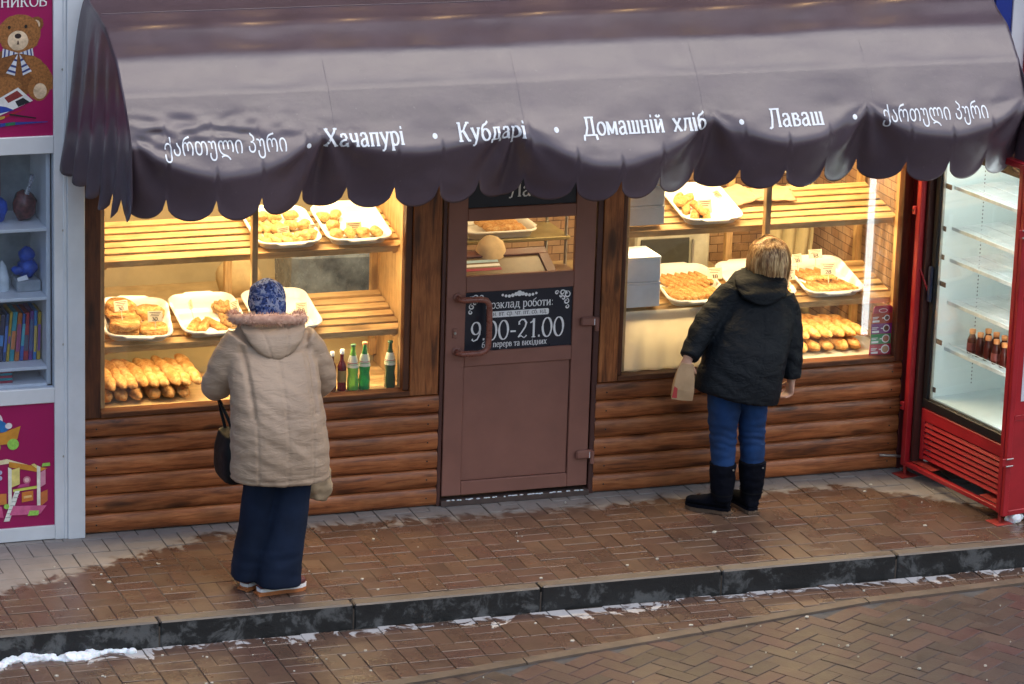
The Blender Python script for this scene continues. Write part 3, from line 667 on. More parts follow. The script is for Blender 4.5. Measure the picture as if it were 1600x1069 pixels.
# seams between the fabric panels and along the top bar
def surf_top(x, s):
    """s runs 0..1 over the upper facets"""
    pts = top_pts(x) + [(-.83, 2.5)]; k = s * (len(pts) - 1); i = min(int(k), len(pts) - 2); t = k - i
    return (x, pts[i][0] + (pts[i + 1][0] - pts[i][0]) * t, pts[i][1] + (pts[i + 1][1] - pts[i][1]) * t)
for xx in (-.90, .08, 1.05, 2.0):
    pts = [surf_top(xx, i / 24) for i in range(25)] + [(xx, yfront(xx, 2.5 - .018 * i), 2.5 - .018 * i) for i in range(1, 26)]
    MB().tube([(p[0], p[1] - .0004, p[2] + .0004) for p in pts], .0022, 6, flat=.6).build('seam', m_awn, aw)
pts = [(x, surf_top(x, 7 / 26)[1] - .002, surf_top(x, 7 / 26)[2] + .002) for x in [AX0 + .02 + (AX1 - AX0 - .04) * i / 80 for i in range(81)]]
MB().tube(pts, .003, 6).build('seam', m_awn, aw)
BZ = 2.246
def awnplace(x0, lift=.0048): return lambda u, v, d: (x0 + u, yfront(x0 + u, BZ + v) - lift - d, BZ + v)
m_aprint = flat('awning_print', (.86, .88, .94), .45)
for s, x0, x1 in (('Хачапурі', -.959, -.553), ('Кубдарі', -.275, .084), ('Домашній', .379, .822), ('хліб', .868, 1.056), ('Лаваш', 1.391, 1.70)):
    b = MB(); lettering(b, s, awnplace(x0), .084, thick=.135, thin=.065, width=x1 - x0); b.build('lettering', m_aprint, aw)
gv, gf = font_mesh('ქართული პური', .112)
for x0, x1 in ((-1.765, -1.156), (2.036, 2.629)):
    b = MB(); b.add([awnplace(x0)(u * (x1 - x0), v * .98 - .005, 0) for u, v in gv], gf); b.build('lettering', m_aprint, aw)
for x, dz in ((-1.043, .012), (-.395, .03), (.239, .034), (1.241, .03), (1.878, .026)):
    b = MB(); b.add([awnplace(x)(.013 * math.cos(k * math.pi / 8), dz + .013 * math.sin(k * math.pi / 8), 0) for k in range(16)], [tuple(range(16))]); b.build('printed_dot', m_aprint, aw)
# ------------------------------------------------------------------ window displays
TILT = 12.5
MID = (.10, .985); UPP = (.12, 1.435)
def rack(x0, x1, xm, label):
    r = thing('display_rack', label, 'rack', ((x0 + x1) / 2, .3, .66), 'slatted display racks')
    for (yf, zf) in (MID, UPP):
        M = T(0, yf, zf) @ RX(TILT)
        for v in (.028, .106, .184, .262, .340, .418):
            j = random.uniform(-.003, .003)
            MB().box(x0 + .005, x1 - .005, v - .027 + j, v + .027 + j, -.016, random.uniform(-.001, .001), .002, M).build('slat', m_pine, r)
        for x in (x0 + .05, xm + .02, x1 - .05):
            MB().box(x - .012, x + .012, .0, .45, -.05, -.0165, .002, M).build('shelf_bearer', m_pine, r)
        MB().box(x0 + .034, x1 - .034, -.014, -.001, -.034, .003, .002, M).build('shelf_front', m_pine, r)
        MB().box(x0 + .005, x1 - .005, .44, .462, -.055, -.0165, .002, M).build('shelf_bearer', m_pine, r)
    for x in (x0 + .016, xm, x1 - .016):
        w = .016
        MB().box(x - w, x + w, .054, .095, .6645 if x != xm else .6645, 2.38, .002).build('upright', m_pinez, r)
        MB().box(x - w - .004, x + w + .004, .575, .61, .70, 2.38, .002).build('upright', m_pinez, r)
    return r
rack(-1.842, -.178, -1.012, 'pine slatted display rack with green bottles at its foot')
rack(1.042, 2.70, 1.885, 'pine slatted display rack with white cartons at one end')
m_floor = mat('display_board', (.66, .46, .22), .5, 0, .15, 4, .1, 40, (1, 8, 8))
MB().box(-1.842, -.178, .0765, .62, .633, .655, .002).build('display_board', m_floor, kio)
MB().box(-1.842, -.178, .612, .63, .655, .985, .002).build('display_back', mat('olive_board', (.42, .36, .20), .5, 0, .1, 3), kio)
MB().box(1.042, 2.70, .0765, .62, .633, .655, .002).build('display_board', m_cloth, kio)
# white cloth hung across the lower left of the second window
b = MB(); cols = []
for i in range(40):
    x = 1.045 + .70 * i / 39
    cols.append([(x, .068 + .010 * math.sin(i * .9) * (j / 14) + .006 * noise.noise(Vector((x * 6, j * .2, 0))), 1.000 - .343 * j / 14) for j in range(15)])
b.loft(cols, False, True, False); o = tag(b.build('cloth_curtain', m_cloth), 'plain white cloth hanging below the cartons in the bakery window', 'cloth'); md = o.modifiers.new('t', 'SOLIDIFY'); md.thickness = .003
# trays
def rr(w, d, r, z, lip=0.0):
    P = []
    for cx, cy, a0 in ((w / 2 - r, d / 2 - r, 0), (-w / 2 + r, d / 2 - r, 90), (-w / 2 + r, -d / 2 + r, 180), (w / 2 - r, -d / 2 + r, 270)):
        P += [(cx + r * math.cos(R(a0 + 90 * i / 6)), cy + r * math.sin(R(a0 + 90 * i / 6)), z) for i in range(7)]
        if a0 in (0, 180):
            s = 1 if a0 == 0 else -1; y = s * d / 2
            P += [(s * .085, y, z), (s * .065, y + s * lip, z), (s * .0, y + s * lip, z), (-s * .065, y + s * lip, z), (-s * .085, y, z)]
    return P
TW, TD = .345, .42
b = MB(); b.loft([rr(TW - .05, TD - .05, .05, 0), rr(TW - .012, TD - .012, .065, .034), rr(TW + .016, TD + .016, .075, .037, .020), rr(TW + .020, TD + .020, .076, .044, .022), rr(TW + .010, TD + .010, .072, .050, .018), rr(TW - .010, TD - .010, .064, .047, .004), rr(TW - .030, TD - .030, .055, .030), rr(TW - .055, TD - .055, .045, .006)])
tray_me = b.mesh('tray')
def tray(x, sh, label, rot=0, v=.215, up=.001):
    M = T(x, sh[0], sh[1]) @ RX(TILT) @ T(0, v, up) @ RZ(rot)
    o = link('bread_tray', tray_me, m_plastic, None, M); tag(o, label, 'tray', 'white plastic trays on the racks'); return M
# breads
def bread_mat(name, lo, mid, hi, sc=9, spots=.5):
    a = N(name); v = a.coord(); n = a.noise(v, sc, 6, .7, .3); n2 = a.noise(v, sc * 3.5, 4)
    c = a.ramp(n, [(.30, lo), (.47, mid), (.70, hi)]); c = a.mix(a.ramp(n2, [(.55, 0.0), (.68, spots)]), c, tuple(x * .6 for x in lo))
    a.set(Base_Color=c, Roughness=.62, Specular_IOR_Level=.35); a.bump(a.math('ADD', n, n2), .7, .010); return a.m
mb_loaf = bread_mat('loaf_crust', (.36, .13, .03), (.55, .27, .075), (.72, .50, .24), 34, .4)
mb_flat = bread_mat('flatbread_crust', (.26, .085, .02), (.50, .24, .065), (.70, .47, .21), 42, .9)
mb_pale = bread_mat('pale_dough', (.40, .19, .05), (.56, .33, .11), (.74, .54, .28), 48, .6)
mb_dark = bread_mat('filled_pastry', (.10, .045, .02), (.40, .22, .08), (.62, .42, .18), 60, .9)
def warp(b, amp, f, seed):
    b.v = [tuple(Vector(p) + noise.noise_vector(Vector(p) * f + Vector((seed, seed, 0))) * amp) for p in b.v]; return b
def long_loaf(L, r, seed, cuts=4):
    b = MB(); n = 34; pts = []; rad = []
    for i in range(n + 1):
        t = i / n * 2 - 1; rad.append(max(.004, r * (1 - abs(t) ** 3.2) ** .55 * (1 + .07 * math.sin((i / n) * cuts * 6.283 + seed)))); pts.append((t * L / 2, .006 * math.sin(t * 2 + seed), 0))
    b.tube(pts, rad, 14, flat=.82); return warp(b, .009, 11, seed).mesh('loaf')
loaf_me = [long_loaf(.34, .036, s) for s in (1, 2, 3)]
def disc(r, h, seed, petals=0, hole=False):
    b = MB(); rings = []; seg = 32
    for (q, z) in ((.02, 0), (.9, 0), (1, h * .35), (.97, h * .75), (.85, h), (.6, h * .9), (.3, h * (.75 if not hole else .3)), (.02, h * (.8 if not hole else .1))):
        rings.append([(r * q * (1 + (.06 * math.cos(petals * a) if petals else 0)) * math.cos(a), r * q * (1 + (.06 * math.cos(petals * a) if petals else 0)) * math.sin(a), z + (h * .25 * math.cos(petals * a) * q if petals and z > h * .5 else 0)) for a in [6.2832 * k / seg for k in range(seg)]])
    b.loft(rings); return warp(b, .006, 20, seed).mesh('flatbread')
round_me = [disc(.082, .030, s, 0, s == 3) for s in (1, 2, 3)]
braid_me = disc(.060, .028, 5, 9, True)
def oval(L, w, h, seed, twist=0):
    b = MB(); b.ell((0, 0, h * .45), (L / 2, w / 2, h / 2), 16, 10)
    b.v = [(x, y + .006 * math.sin(x * 60) * (1 if twist else 0), z + twist * .006 * math.sin(x * 85 + y * 60)) for x, y, z in b.v]
    return warp(b, .009, 30, seed).mesh('pastry')
bun_me = [oval(.085, .070, .055, 1), oval(.09, .065, .055, 2)]
oval_me = [oval(.14, .048, .040, 3, 1), oval(.15, .05, .042, 4, 1)]
def strip(L, w, h, seed):
    b = MB(); n = 14; rings = []
    for i in range(n + 1):
        x = -L / 2 + L * i / n; s = (1 - abs(2 * i / n - 1) ** 6) ** .5 + .05
        rings.append([(x, y * w * s, z * h) for y, z in ((-.5, 0), (-.47, .6), (-.25, 1), (0, .86 + .2 * (i % 2)), (.25, 1), (.47, .6), (.5, 0))])
    b.loft(rings); return warp(b, .004, 30, seed).mesh('flat_pastry')
strip_me = [strip(.17, .05, .022, 1), strip(.16, .048, .024, 2)]
NB = {}
def bread(me, m, M, label, grp, cat='bread', name='bread'):
    o = link(name, me, m, None, M); tag(o, label, cat, grp); return o
def on(Mt, me, m, u, v, h, rz, label, grp, name='bread', cat='bread', tilt=0):
    return bread(me, m, Mt @ T(u, v, .008 + h) @ RZ(rz) @ RX(tilt), label, grp, cat, name)
# window one, middle shelf
t = tray(-1.585, MID, 'white tray heaped with round flatbreads, two price cards in it', -9)
for i, (u, v, h, mm) in enumerate(((-.085, .10, 0, 0), (-.080, .02, .026, 1), (-.075, .085, .040, 2), (-.070, -.10, .0, 0), (-.06, -.055, .034, 1), (-.065, -.115, .04, 0))):
    on(t, round_me[mm], mb_flat, u, v, h, 40 * i, 'browned round flatbread on the heaped side of the flatbread tray', 'browned round flatbreads', 'flatbread', tilt=6)
for i, (u, v, mm) in enumerate(((.080, .095, 2), (.085, -.085, 1))):
    on(t, round_me[mm], mb_pale, u, v, 0, 70 * i, ('pale round flatbread with a dimple, at the rear of its tray', 'pale round flatbread under the front price card')[i], None, 'flatbread')
t = tray(-1.195, MID, 'half empty white tray with triangular pastries and dark braided rounds')
for i, (u, v, rz) in enumerate(((-.095, -.085, 62), (-.045, -.09, 60), (.02, -.085, 118), (-.12, -.12, 58))):
    on(t, strip_me[i % 2], mb_flat, u, v, 0 if i < 3 else .004, rz, 'flat baked pastry slanting in the half empty tray', 'flat pastries in the half empty tray', 'pastry')
for i, (u, v, h) in enumerate(((.10, .085, 0), (.115, .005, 0), (.108, -.07, 0), (.10, .05, .024))):
    on(t, braid_me, mb_dark, u, v, h, 33 * i, 'dark braided round pastry in the half empty tray', 'dark braided rounds', 'pastry')
t = tray(-.795, MID, 'empty white tray behind the woman in the blue headscarf')
# window one, upper shelf
t = tray(-.800, UPP, 'white tray full of mixed buns and oval pastries, two price cards', 0)
for i, (u, v, rz) in enumerate(((-.135, .12, 80), (-.07, .135, 10), (.0, .12, 40), (.09, .13, 0))): on(t, bun_me[i % 2], mb_pale, u, v, 0, rz, 'floury bun at the rear of the mixed bun tray', 'floury buns in the mixed bun tray', 'bun')
for i in range(4): on(t, oval_me[i % 2], mb_pale, -.14 + .048 * i, .015, 0, 105 + 4 * i, 'oval twisted pastry in the middle of the mixed bun tray', 'middle row of oval pastries', 'pastry')
for i in range(4): on(t, oval_me[i % 2], mb_loaf, -.13 + .055 * i, -.125, 0, 112 + 5 * i, 'oval pastry lying along the front of the mixed bun tray', 'front row of oval pastries', 'pastry')
for i in range(3): on(t, bun_me[i % 2], mb_loaf, .075 + .035 * i, -.12 + .01 * i, 0, 75, 'plump bun at the front corner of the mixed bun tray', 'front buns in the mixed bun tray', 'bun')
for i in range(2): on(t, bun_me[i], mb_pale, .06 + .07 * i, .015, 0, 20 * i, 'bun beside the oval pastries of the mixed bun tray', 'centre buns in the mixed bun tray', 'bun')
t = tray(-.412, UPP, 'white tray with a front row of swirled buns and one price card')
for i in range(4): on(t, bun_me[i % 2], mb_flat, -.11 + .072 * i, -.115, 0, 90 + 10 * i, 'swirled bun in the front row of its tray', 'front row of swirled buns', 'bun')
for i, (u, v) in enumerate(((-.13, .09), (-.06, .10), (-.10, -.015))): on(t, bun_me[i % 2], mb_pale, u, v, 0, 50 * i, 'floury bun behind the row of swirled buns', 'floury buns behind the swirled row', 'bun')
# window two
t = tray(1.600, UPP, 'white tray with a small heap of crumpled pastry beside the cartons, on the top shelf')
for i, (u, v, h, rz) in enumerate(((-.10, .09, 0, 60), (-.09, .0, 0, 70), (-.06, -.08, 0, 55), (-.01, -.10, 0, 75), (-.08, .05, .02, 40), (-.04, -.06, .02, 95))):
    on(t, strip_me[i % 2], mb_pale, u, v, h, rz, 'crumpled pale pastry heaped in the top shelf tray', 'crumpled pastries', 'pastry')
t = tray(1.530, MID, 'white tray packed with long slanting pastries beside the lower cartons')
for i in range(7):
    for j in range(2): on(t, strip_me[(i + j) % 2], mb_flat if (i + j) % 3 else mb_pale, -.105 + .040 * i - .012 * j, .075 - .15 * j, .001 * i, 118, 'long flat pastry in a packed slanting row beside the cartons', 'packed slanting pastries', 'pastry', tilt=16)
t = tray(1.935, MID, 'white tray mostly hidden behind the blonde woman')
for i in range(6): on(t, strip_me[i % 2], mb_flat, -.02 + .032 * i, -.08, 0, 115, 'flat pastry in the tray behind the blonde woman', 'pastries behind the blonde woman', 'pastry', tilt=14)
t = tray(2.345, MID, 'white tray with two rows of flat pastries and three price cards')
for i in range(7): on(t, strip_me[i % 2], mb_flat, -.12 + .040 * i, -.105, 0, 118, 'flat pastry in the front row of the two-row tray', 'front row of flat pastries', 'pastry', tilt=18)
for i in range(4): on(t, strip_me[i % 2], mb_loaf, -.10 + .045 * i, .045, 0, 122, 'flat pastry in the rear row of the two-row tray', 'rear row of flat pastries', 'pastry', tilt=18)
# long loaves on the display boards
rs = random.Random(2)
def loaf(a, c, k, label, grp):
    a = Vector(a); c = Vector(c); d = c - a; L = d.length
    M = T(*((a + c) / 2)) @ d.to_track_quat('X', 'Z').to_matrix().to_4x4() @ SC(L / .34, 1, 1)
    bread(loaf_me[k % 3], mb_loaf, M, label, grp, 'bread', 'loaf')
for i in range(6): loaf((-1.79 + .085 * i, .40, .690), (-1.775 + .085 * i, .11, .690), i, 'long golden loaf in the bottom layer on the wooden board', 'bottom loaves on the wooden board')
for i in range(9):
    x = -1.80 + .058 * i
    loaf((x + rs.uniform(-.01, .01), .44, .800 + rs.uniform(-.006, .012)), (x + .055 + rs.uniform(-.01, .01), .13 + rs.uniform(-.03, .01), .745), i, 'long golden loaf leaning on top of the heap on the wooden board', 'leaning loaves on the wooden board')
for i in range(5): loaf((2.15 + .082 * i, .42, .692), (2.19 + .082 * i, .13, .690), i, 'long golden loaf in the bottom layer on the white board', 'bottom loaves on the white board')
for i in range(6):
    x = 2.10 + .072 * i; loaf((x, .46, .82 - .008 * i), (x + .12, .15 + rs.uniform(-.04, .03), .748), i, 'long golden loaf leaning on top of the heap on the white board', 'leaning loaves on the white board')
# price cards
def card(x, y, z, num, rz, label, w=.078, h=.056):
    r = thing('price_card', label, 'price card', (x, y, z), 'price cards in the bread trays')
    M = T(x, y, z) @ RZ(rz) @ RX(-14)
    MB().box(-w / 2, w / 2, 0, .0012, -h / 2, h / 2, 0, M).build('card', m_tag, r)
    b = MB()
    for k, (u0, u1) in enumerate(((-.8, .8), (-.55, .7), (-.7, .5))): b.box(u0 * w / 2, u1 * w / 2, -.0004, -.0001, h * (.33 - .15 * k), h * (.38 - .15 * k), 0, M)
    lettering(b, num, lambda u, v, d: tuple(M @ Vector((-.018 + u, -.0003 - d, -h * .42 + v))), .019, width=.036, thick=.16, thin=.08); b.build('print', m_ink, r)
    MB().box(-.002, .002, .0013, .004, -h / 2 - .05, 0, 0, M).build('stick', m_tag, r)
card(-1.681, .235, 1.160, '30.', 12, 'price card in front of the browned round flatbreads'); card(-1.516, .165, 1.112, '30.', -4, 'price card leaning before the pale round flatbreads')
card(-1.291, .30, 1.125, '25', 62, 'price card turned edge-on above the flat pastries', .07, .05); card(-1.055, .29, 1.105, '18', 40, 'price card beside the dark braided rounds')
card(-.800, .26, 1.500, '18', 22, 'price card among the oval pastries of the mixed bun tray'); card(-.632, .26, 1.508, '18', 16, 'price card at the bun end of the mixed bun tray', .062); card(-.412, .27, 1.500, '29', 0, 'price card in the swirled bun tray', .085, .062)
card(-.70, .25, 1.085, '28', 0, 'price card in the empty tray', .06)
card(1.599, .27, 1.512, '25', 6, 'price card over the crumpled pale pastry', .085, .075); card(1.672, .26, 1.132, '18', -5, 'price card over the packed slanting pastries', .085, .062)
card(2.093, .20, 1.115, '25', -4, 'price card in the tray behind the blonde woman', .07, .06); card(2.338, .22, 1.128, '28', -2, 'price card before the rear row of flat pastries', .088, .064); card(2.32, .36, 1.180, '18', -2, 'plain price card at the back of the two-row tray', .08, .05); card(2.20, .34, 1.165, '18', 15, 'price card at the carton side of the two-row tray', .065, .05)
# bottles at the foot of window one
def bottle(x, y, z, h, r, m, capm, lab, label, kind):
    t = thing('bottle', label, 'bottle', (x, y, z), 'drinks bottles in the window')
    if kind: P = [(.001, 0), (r * .92, 0), (r, .008), (r, h * .22), (r * .86, h * .34), (r, h * .50), (r * .80, h * .66), (r * .40, h * .84), (r * .36, h * .96), (r * .40, h * .965)]
    else: P = [(.001, 0), (r * .95, 0), (r, .006), (r, h * .58), (r * .80, h * .66), (r * .42, h * .74), (r * .40, h * .90)]
    MB().lathe(P, 18, (x, y, z)).build('glass_body', m, t)
    MB().lathe([(r * .46, h * (.96 if kind else .895)), (r * .48, h * 1.0), (.002, h * 1.005)], 14, (x, y, z)).build('cap', capm, t)
    if kind: L = [(r * 1.012, h * .505), (r * .815, h * .662), (r * .53, h * .78)]
    else: L = [(r * 1.015, h * .22), (r * 1.015, h * .50)]
    b = MB(); b.loft([[(x + q * math.cos(6.2832 * k / 18), y + q * math.sin(6.2832 * k / 18), z + w) for k in range(18)] for q, w in L], False); o = b.build('paper_label', lab, t)
    if kind:
        for k, cc in ((.60, m_red), (.57, flat('label_green', (.10, .35, .08), .5))): MB().lathe([(r * (1.02 - (k - .505) * 1.25) + .0006, h * k), (r * (1.02 - (k - .505) * 1.25) + .0002, h * (k + .012))], 18, (x, y, z)).build('label_stripe', cc, o)
def tint(name, c, tr=.55): return flat(name, c, .08, Transmission_Weight=tr, IOR=1.35)
m_lab = flat('cream_label', (.78, .80, .62), .5)
zf = .6555
bottle(-.565, .115, zf, .215, .023, tint('brown_sauce', (.20, .07, .03), .3), m_print, mat('brown_label', (.25, .09, .05), .5), 'small brown bottle with a white cap beside the dark red one', 0)
bottle(-.512, .112, zf, .225, .024, tint('dark_red_sauce', (.16, .006, .015), .3), m_print, mat('gold_label', (.35, .22, .06), .5), 'dark red bottle with a white cap next to the light green bottle', 0)
bottle(-.452, .110, zf, .250, .031, tint('light_green_drink', (.28, .85, .14)), flat('green_cap', (.02, .12, .04), .4), m_lab, 'light green glass bottle with a dark green cap', 1)
bottle(-.388, .108, zf, .258, .032, tint('emerald_drink', (.02, .50, .14)), flat('orange_cap', (.75, .28, .10), .4), m_lab, 'emerald green bottle with an orange cap', 1)
bottle(-.246, .108, zf, .256, .031, tint('olive_drink', (.04, .12, .05), .35), flat('dark_cap', (.02, .09, .03), .4), m_lab, 'dark olive bottle standing apart beside the window post', 1)
# cartons
for (x0, x1, y0, y1, z0, z1, l) in ((1.062, 1.285, .10, .33, 1.010, 1.150, 'white carton on the middle shelf, lower of its pair'), (1.060, 1.283, .10, .33, 1.152, 1.292, 'white carton on the middle shelf, upper of its pair'),
                                    (1.066, 1.302, .125, .36, 1.462, 1.570, 'white carton on the top shelf, lowest of its stack'), (1.064, 1.300, .125, .36, 1.572, 1.68, 'white carton on the top shelf, middle of its stack'), (1.068, 1.303, .125, .36, 1.682, 1.78, 'white carton on the top shelf, topmost of its stack')):
    r = thing('carton', l, 'carton', ((x0 + x1) / 2, (y0 + y1) / 2, z0)); MB().box(x0, x1, y0, y1, z0, z1 - .014, .003).build('box', m_carton, r); MB().box(x0 - .002, x1 + .002, y0 - .002, y1 + .002, z1 - .0135, z1, .003).build('lid', m_carton, r)
# things on the upper shelf of window two
def sheet(name, x, y, z, w, d, rz, m, label, cat):
    b = MB(); M = T(x, y, z) @ RX(TILT) @ RZ(rz); n = 10
    b.loft([[(-w / 2 + w * i / n, -d / 2 + d * j / n, .012 + .012 * noise.noise(Vector((i * .5, j * .5, x)))) for j in range(n + 1)] for i in range(n + 1)], False, True, False, M); o = tag(b.build(name, m), label, cat); q = o.modifiers.new('t', 'SOLIDIFY'); q.thickness = .004
sheet('paper_bag', 1.86, .42, 1.520, .20, .20, 24, m_paper, 'flat kraft paper bag lying on the top shelf beside the tray', 'paper bag')
sheet('paper_bag', 2.06, .40, 1.515, .24, .15, -8, m_paper, 'crumpled kraft paper bag lying further along the top shelf', 'paper bag')
# menu card in the corner of window two
mc = thing('coffee_menu_card', 'tall red coffee menu card with four cups standing in the window corner', 'menu card', (2.605, .05, .6555))
MB().prism([(2.535, .6555), (2.668, .6555), (2.666, .93), (2.655, .945), (2.56, .945), (2.548, .93)], .046, .049).build('card', flat('menu_red', (.42, .012, .05), .45), mc)
for k, (c, z) in enumerate((((.42, .05, .02), .845), ((.20, .015, .20), .785), ((.03, .28, .10), .725), ((.45, .015, .06), .664))):
    MB().box(2.540, 2.664, .0452, .0458, z, z + .058).build('printed_band', flat('menu_band', c, .45), mc)
    x = 2.632; r = (.017, .021, .024, .026)[k]
    b = MB().lathe([(r, 0), (r, .0006)], 18, M=T(x, .0450, z + .03) @ RX(90)); b.box(x - r - .012, x - r + .001, .0446, .0450, z + .027, z + .033); b.build('printed_cup', m_print, mc)
    MB().lathe([(r * .74, 0), (r * .74, .0006)], 18, M=T(x, .0443, z + .03) @ RX(90)).build('printed_coffee', flat('coffee', ((.09, .03, .015), (.09, .03, .015), (.40, .14, .08), (.52, .30, .15))[k], .5), mc)
    b = MB(); b.box(2.546, 2.588, .0446, .0451, z + .006, z + .018); b.box(2.546, 2.575, .0446, .0451, z + .026, z + .030); b.box(2.546, 2.583, .0446, .0451, z + .034, z + .038); b.build('printed_text', m_print, mc)
b = MB().lathe([(.026, 0), (.026, .0006)], 20, M=T(2.607, .0452, .918) @ RX(90) @ SC(1, .45, 1)); b.build('printed_logo', m_print, mc)
MB().lathe([(.023, 0), (.023, .0006)], 20, M=T(2.607, .0445, .918) @ RX(90) @ SC(1, .40, 1)).build('printed_logo', flat('menu_red2', (.42, .012, .05), .45), mc)
def ring_(c, rx, ry, n=20): return [(c[0] + rx * math.cos(6.2832 * k / n), c[1] + ry * math.sin(6.2832 * k / n), c[2]) for k in range(n)]
# ------------------------------------------------------------------ back room
def counter(x0, x1, label):
    r = thing('work_table', label, 'table', ((x0 + x1) / 2, 1.2, .03)); MB().box(x0, x1, .95, 1.55, .86, .90, .004).build('top', mat('table_top', (.30, .22, .12), .45), r)
    for x in (x0 + .03, x1 - .03):
        for y in (.98, 1.52): MB().box(x - .02, x + .02, y - .02, y + .02, .03, .8595, .002).build('leg', m_doordk, r)
counter(-1.6, -.15, 'brown work table behind the first rack'); counter(1.1, 2.1, 'brown work table behind the second rack')
ov = thing('oven', 'grey-beige countertop oven on the back room table', 'oven', (1.72, 1.2, .9005)); MB().box(1.50, 1.96, 1.02, 1.42, .9005, 1.18, .012).build('body', mat('oven_shell', (.40, .38, .30), .45), ov); MB().box(1.53, 1.83, 1.012, 1.0195, .94, 1.14, .004).build('door', flat('oven_glass', (.05, .05, .04), .2), ov); MB().tube([(1.845, 1.0, .95), (1.845, 1.0, 1.13)], .008, 8).build('handle', m_chrome, ov)
ap = MB(); cols = []
for i in range(24):
    x = 2.33 + .26 * i / 23; cols.append([(x + .03 * math.sin(j * .3) * (i / 23 - .5), 1.0 + .03 * math.sin(i * .9 + j * .15) + .012 * noise.noise(Vector((i * .4, j * .3, 0))), 1.42 - .78 * j / 20) for j in range(21)])
ap.loft(cols, False, True, False); o = tag(ap.build('hanging_apron', mat('apron_cloth', (.48, .40, .22), .9, 0, .12, 6, .3, 30)), 'pale yellow work apron hanging in front of the stone wall', 'apron'); o.modifiers.new('t', 'SOLIDIFY').thickness = .01
MB().tube([(2.36, 1.02, 1.41), (2.46, 1.69, 1.46), (2.56, 1.02, 1.41)], .006, 6).build('apron_strap', m_cloth, o)
pk = warp(MB().box(-.52, .04, 1.05, 1.40, .9005, 1.16, .03), .02, 9, 1); tag(pk.build('wrapped_sack', mat('blue_grey_wrap', (.20, .24, .30), .25, 0, .6, 9, .5, 22, c2=(.06, .07, .09))), 'blue-grey plastic wrapped sack on the back room table', 'sack')
tag(warp(MB().ell((-.80, 1.15, 1.02), (.13, .10, .1195), 18, 12), .01, 10, 2).build('flour_bag', mat('flour_sack', (.45, .33, .17), .8)), 'beige flour bag beside the blue-grey wrapped sack', 'sack')
# behind the door pane: shelf with a tray, paper bag, framed picture on a counter
cn = thing('shop_counter', 'brown sales counter just inside the door', 'counter', (.5, .55, .03)); MB().box(.10, .98, .40, .80, .03, 1.05, .004).build('body', m_darkpost, cn); MB().box(.08, 1.0, .38, .82, 1.051, 1.085, .004).build('top', mat('counter_top', (.20, .12, .07), .35), cn)
fp = thing('framed_board', 'brown framed picture lying tilted on the sales counter', 'picture frame', (.5, .55, 1.0855)); Mf = T(.40, .42, 1.094) @ RX(24)
for a in ((-.30, .42, 0, .055), (-.30, .42, .225, .28), (-.30, -.245, .0555, .2245), (.365, .42, .0555, .2245)): MB().box(a[0], a[1], a[2], a[3], 0, .025, .003, Mf).build('frame', mat('frame_brown', (.12, .045, .03), .35), fp)
MB().box(-.2445, .3645, .056, .2245, .006, .012, 0, Mf).build('picture', flat('picture_sheet', (.16, .11, .06), .3), fp)
for k, (c, u) in enumerate((((.35, .50, .60), .185), ((.70, .70, .70), .150), ((.30, .03, .06), .115))): MB().box(-.26, .12, u, u + .022, .0125, .0130, 0, Mf).build('printed_stripe', flat('stripe', c, .5), fp)
tag(warp(MB().loft([ring_((.50, .66, z), w, d) for z, w, d in ((1.0865, .085, .06), (1.16, .09, .065), (1.23, .088, .055), (1.275, .07, .03), (1.30, .045, .012), (1.312, .012, .006))]), .010, 18, 3).build('paper_sack', mat('pale_kraft', (.58, .42, .24), .8, 0, .15, 12, .3, 30)), 'upright kraft paper sack on the sales counter seen through the door', 'paper bag')
sh = thing('steel_shelf', 'brassy steel shelf behind the door pane', 'shelf', (.7, 1.0, .03)); MB().box(.36, 1.02, .80, 1.15, 1.225, 1.245, .003).build('shelf_board', mat('brass_shelf', (.32, .26, .12), .35, .5), sh)
for x, y in ((.38, .82), (1.0, .82), (.38, 1.13), (1.0, 1.13)): MB().tube([(x, y, .03), (x, y, 1.9)], .010, 8).build('upright', m_chrome, sh)
o = link('bread_tray', tray_me, m_plastic, None, T(.62, .98, 1.2455) @ RZ(90)); tag(o, 'white tray on the steel shelf behind the door', 'tray', 'white plastic trays on the racks')
for i in range(4): bread(loaf_me[i % 3], mb_loaf, T(.66, .86 + .07 * i, 1.285) @ SC(.7, .9, .9), 'loaf in the tray behind the door pane', 'loaves behind the door pane', 'bread', 'loaf')
# ------------------------------------------------------------------ neighbouring toy kiosk with display window and posters
tk = thing('toy_kiosk', 'white framed kiosk with magenta posters and a display window of books and toys', 'kiosk', (-2.4, 0, 0))
def tb(name, m, *a, b=.003, p=None): return MB().box(*a, b).build(name, m, p or tk)
tb('corner_post', m_white, -2.026, -1.936, -.045, .06, .0, 3.2)
tb('frame_post', m_white, -2.092, -2.03, -.030, .03, .0, 3.2); tb('cover_strip', m_white, -2.044, -2.0265, -.036, .03, .0, 3.2)
for z0, z1 in ((.005, .078), (.742, .822), (2.052, 2.142), (2.86, 2.95)): tb('frame_rail', m_white, -4.4, -2.0925, -.032, .02, z0, z1)
for z in (1.65, .45, 2.48, 1.05): MB().lathe([(.006, 0), (.006, .003)], 8, M=T(-2.046, -.0302, z) @ RX(90)).build('screw', m_chrome, tk)
m_mag = mat('magenta_print', (.33, .004, .095), .4, 0, .06, 2)
lo = tb('poster', m_mag, -4.4, -2.0925, -.018, -.006, .0785, .7415, b=0); hi = tb('poster', m_mag, -4.4, -2.0925, -.018, -.006, 2.1425, 2.8595, b=0)
tb('window_pane', glass('toy_glass', (.93, .96, 1), 0, 1.5, 2.2), -4.4, -2.0925, -.012, -.007, .8225, 2.0515, b=0)
